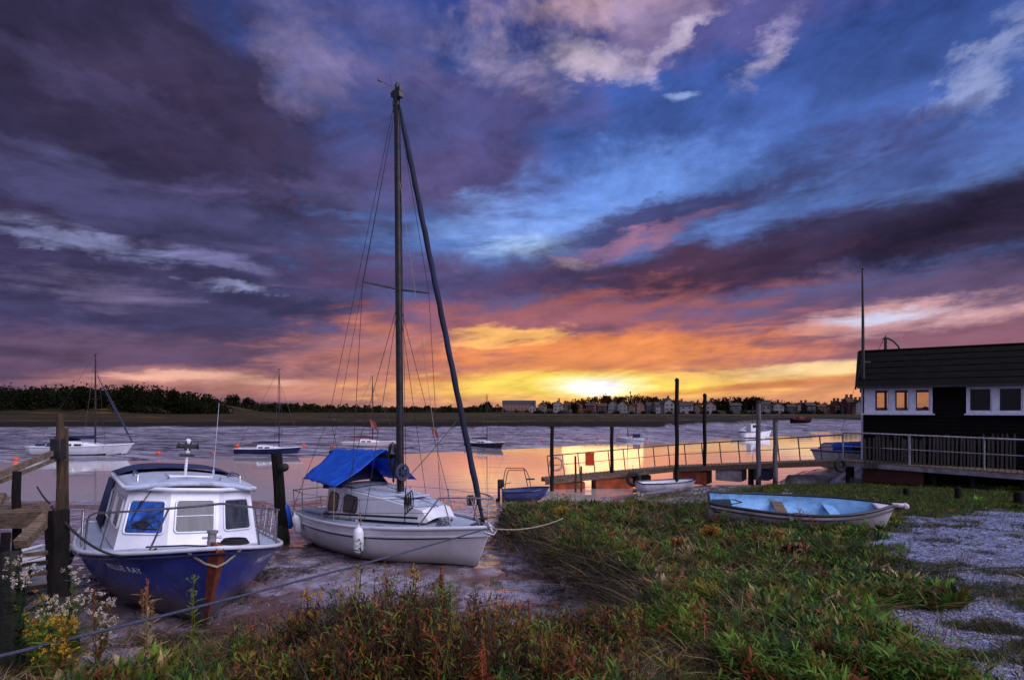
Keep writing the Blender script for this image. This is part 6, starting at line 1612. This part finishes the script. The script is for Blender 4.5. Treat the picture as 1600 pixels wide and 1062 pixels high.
# ------------------------------------------------------------------ single tall weeds
M_fl_w = vmat('fluffy_seed', (196, 184, 172), (160, 142, 128), .3); M_fl_y = vmat('yellow_flower', (176, 140, 40), (150, 112, 36), .3); M_fl_o = vmat('rusty_seed', (150, 84, 44), (120, 64, 38), .3)
M_fl_g = vmat('green_bud', (112, 122, 52), (86, 98, 44), .3); M_fl_p = vmat('pink_flower', (190, 120, 104), (160, 92, 84), .3)
def weed(px, top, d, label, stems=4, spread=.16, head='seed', leaf=0, seed=0, group='tall weeds along the near bank', stem_m=6, lw=1.0, hs=1.0, h=None, nleaf=16):
    rng = np.random.default_rng(seed+300); x = (px-800)/FPX*d; zt2 = CAMZ+(HOR-top)/FPX*d; b = hz(x, d)
    if h: b = max(b, zt2-h)
    H_ = max(.15, zt2-b)
    root = thing('weed', label, 'weed', (x, d, b), group=group)
    LV, LF, o_ = [], [], 0; HV, HF, ho = [], [], 0
    hm = {'umbel': M_fl_w, 'seed': M_fl_y, 'spike': M_fl_o, 'bud': M_fl_g}[head]
    if label.find('pink') >= 0: hm = M_fl_p
    for s_ in range(stems):
        HV, HF, ho = [], [], 0
        a = rng.uniform(0, 6.28); r = spread*rng.uniform(.15, 1)*(0 if s_ == 0 else 1); hh = H_*(1 if s_ == 0 else rng.uniform(.55, .95))
        tipp = np.array([r*math.cos(a), r*math.sin(a)*.7, hh]); pts = [np.array([tipp[0]*t**1.3*1.0, tipp[1]*t**1.3, hh*t])+rng.normal(0, .006, 3) for t in np.linspace(0, 1, 7)]
        mm = MB(); mm.tube([tuple(p) for p in pts], [.0055-.003*i/6 for i in range(7)], 5); so = mm.build('stem', VM[stem_m], root, smooth=60)
        t = rng.uniform(.08, .92, nleaf); P = np.array([[np.interp(q, np.linspace(0, 1, 7), [p[i] for p in pts]) for i in range(3)] for q in t])
        az = rng.uniform(0, 6.28, nleaf); V, F = leaves(rng, P, rng.uniform(.03, .075, nleaf)*lw*(1.2-.6*t), rng.uniform(.008, .018, nleaf)*lw, rng.uniform(.5, 1.6, nleaf), az)
        LV.append(V); LF.append(F+o_); o_ += len(V)
        nb = {'umbel': 10, 'seed': 7, 'spike': 12, 'bud': 8}[head]
        for j in range(nb):
            if head == 'spike': c0 = tipp*np.array([1, 1, 1])+np.array([0, 0, -hh*.28*j/nb]); rr = .012*hs; br = .014
            else:
                aa = rng.uniform(0, 6.28); ro = rng.uniform(.1, 1)*.075*hs; c0 = tipp+np.array([ro*math.cos(aa), ro*math.sin(aa), rng.uniform(-.07, .02)*hs]); rr = .017*hs; br = .0
                V, F = blades(rng, np.array([tipp-np.array([0, 0, .09*hs])]), np.array([max(.02, c0[2]-tipp[2]+.09*hs)]), np.array([.0035]), np.array([ro/max(.03, c0[2]-tipp[2]+.09*hs)]), np.array([0.0]), az=np.array([aa]))
                LV.append(V); LF.append(F+o_); o_ += len(V)
            nq = 16; dd = rng.normal(size=(nq, 3)); dd /= np.linalg.norm(dd, axis=1)[:, None]
            V, F = leaf_cloud(rng, c0[None], np.array([[rr, rr, rr]]), nq, .006*hs, 1.0, .2); HV.append(V); HF.append(F+ho); ho += len(V)
        q = np_mesh('flower_head', np.concatenate(HV), np.concatenate(HF), hm); q.parent = so
    lo = np_mesh('leaves', np.concatenate(LV), np.concatenate(LF), VM[leaf]); lo.parent = root
    return root
WS = [ # px, top, d, label, stems, spread, head, leaf, stem_m
 (112, 886, 4.7, 'large weed with pale fluffy seed heads in front of the cruiser at the left', 8, .22, 'umbel', 0, 6),
 (66, 926, 4.4, 'yellow leaved bushy weed at the far left below the landing stage', 8, .20, 'seed', 1, 6),
 (148, 918, 4.6, 'browner weed with orange seed heads right of the pale fluffy one', 6, .15, 'umbel', 6, 5),
 (98, 962, 4.0, 'low yellow and rust leaved weed beneath the pale fluffy weed', 8, .20, 'seed', 6, 5),
 (303, 898, 5.7, 'single yellow green flower spike rising before the cruiser stem band', 2, .03, 'bud', 1, 6),
 (230, 905, 5.2, 'thin dry stalks standing before the dark side of the cruiser', 5, .13, 'spike', 3, 3),
 (28, 872, 4.1, 'white flowered weed growing on the mossy post in the left corner', 5, .10, 'umbel', 2, 2),
 (563, 846, 5.9, 'tall dark green spike in front of the white hull', 1, .02, 'bud', 2, 2),
 (556, 890, 5.6, 'bushy olive weed below the tall dark green spike', 7, .14, 'seed', 6, 6),
 (602, 898, 5.6, 'weed with one pink flower head on the near bank', 3, .05, 'seed', 6, 5),
 (645, 884, 5.5, 'tall rust stemmed weed with yellow flowers in the bottom centre', 5, .13, 'seed', 6, 5),
 (690, 886, 5.6, 'dark reddish seed stalk right of the yellow flowered weed', 3, .06, 'spike', 4, 8),
 (702, 908, 5.3, 'bright green curling weed on the near bank', 4, .07, 'bud', 1, 0),
 (742, 936, 5.3, 'group of dark thin stalks right of the green curling weed', 6, .16, 'spike', 4, 8),
 (826, 936, 5.6, 'tall wiry stalks in front of the creek', 6, .14, 'spike', 2, 2),
 (480, 920, 5.2, 'orange brown weed near the left end of the stalk thicket', 6, .14, 'seed', 5, 5),
 (925, 962, 5.4, 'yellow green bush at the head of the muddy creek', 8, .16, 'bud', 1, 6),
 (755, 1000, 3.9, 'orange weed low at the bottom edge right of centre', 5, .09, 'spike', 5, 5),
 (1240, 850, 8.6, 'pale pink seed heads standing in the green bank', 6, .16, 'umbel', 4, 5),
 (1236, 884, 7.6, 'lower pale pink seed heads nearer than the others', 5, .13, 'umbel', 4, 5),
 (1060, 838, 9.0, 'rust orange dock spike in the middle of the bank', 3, .08, 'spike', 5, 5),
 (1110, 820, 10.0, 'reddish weed left of the rowing boat', 5, .14, 'seed', 5, 5),
 (975, 868, 8.4, 'yellow weed in the dark tangle of the bank', 4, .12, 'seed', 1, 6),
 (880, 790, 12.6, 'brown weed at the top left of the bank', 6, .2, 'seed', 6, 4),
 (1000, 770, 15.2, 'pale seed head weed on the crest of the bank', 4, .14, 'umbel', 6, 4),
]
for i_, (a, b, c_, l, st_, sp2, hd_, lf_, sm_) in enumerate(WS):
    if 430 < a < 1000 and c_ < 6.2: c_ *= .87
    weed(a, b, c_, l, st_, sp2, hd_, lf_, i_, stem_m=sm_, lw=1.3 if c_ < 6 else 2.0, hs=1.0 if c_ < 6 else 1.6, h=.8 if c_ < 7 else .5, nleaf=24)
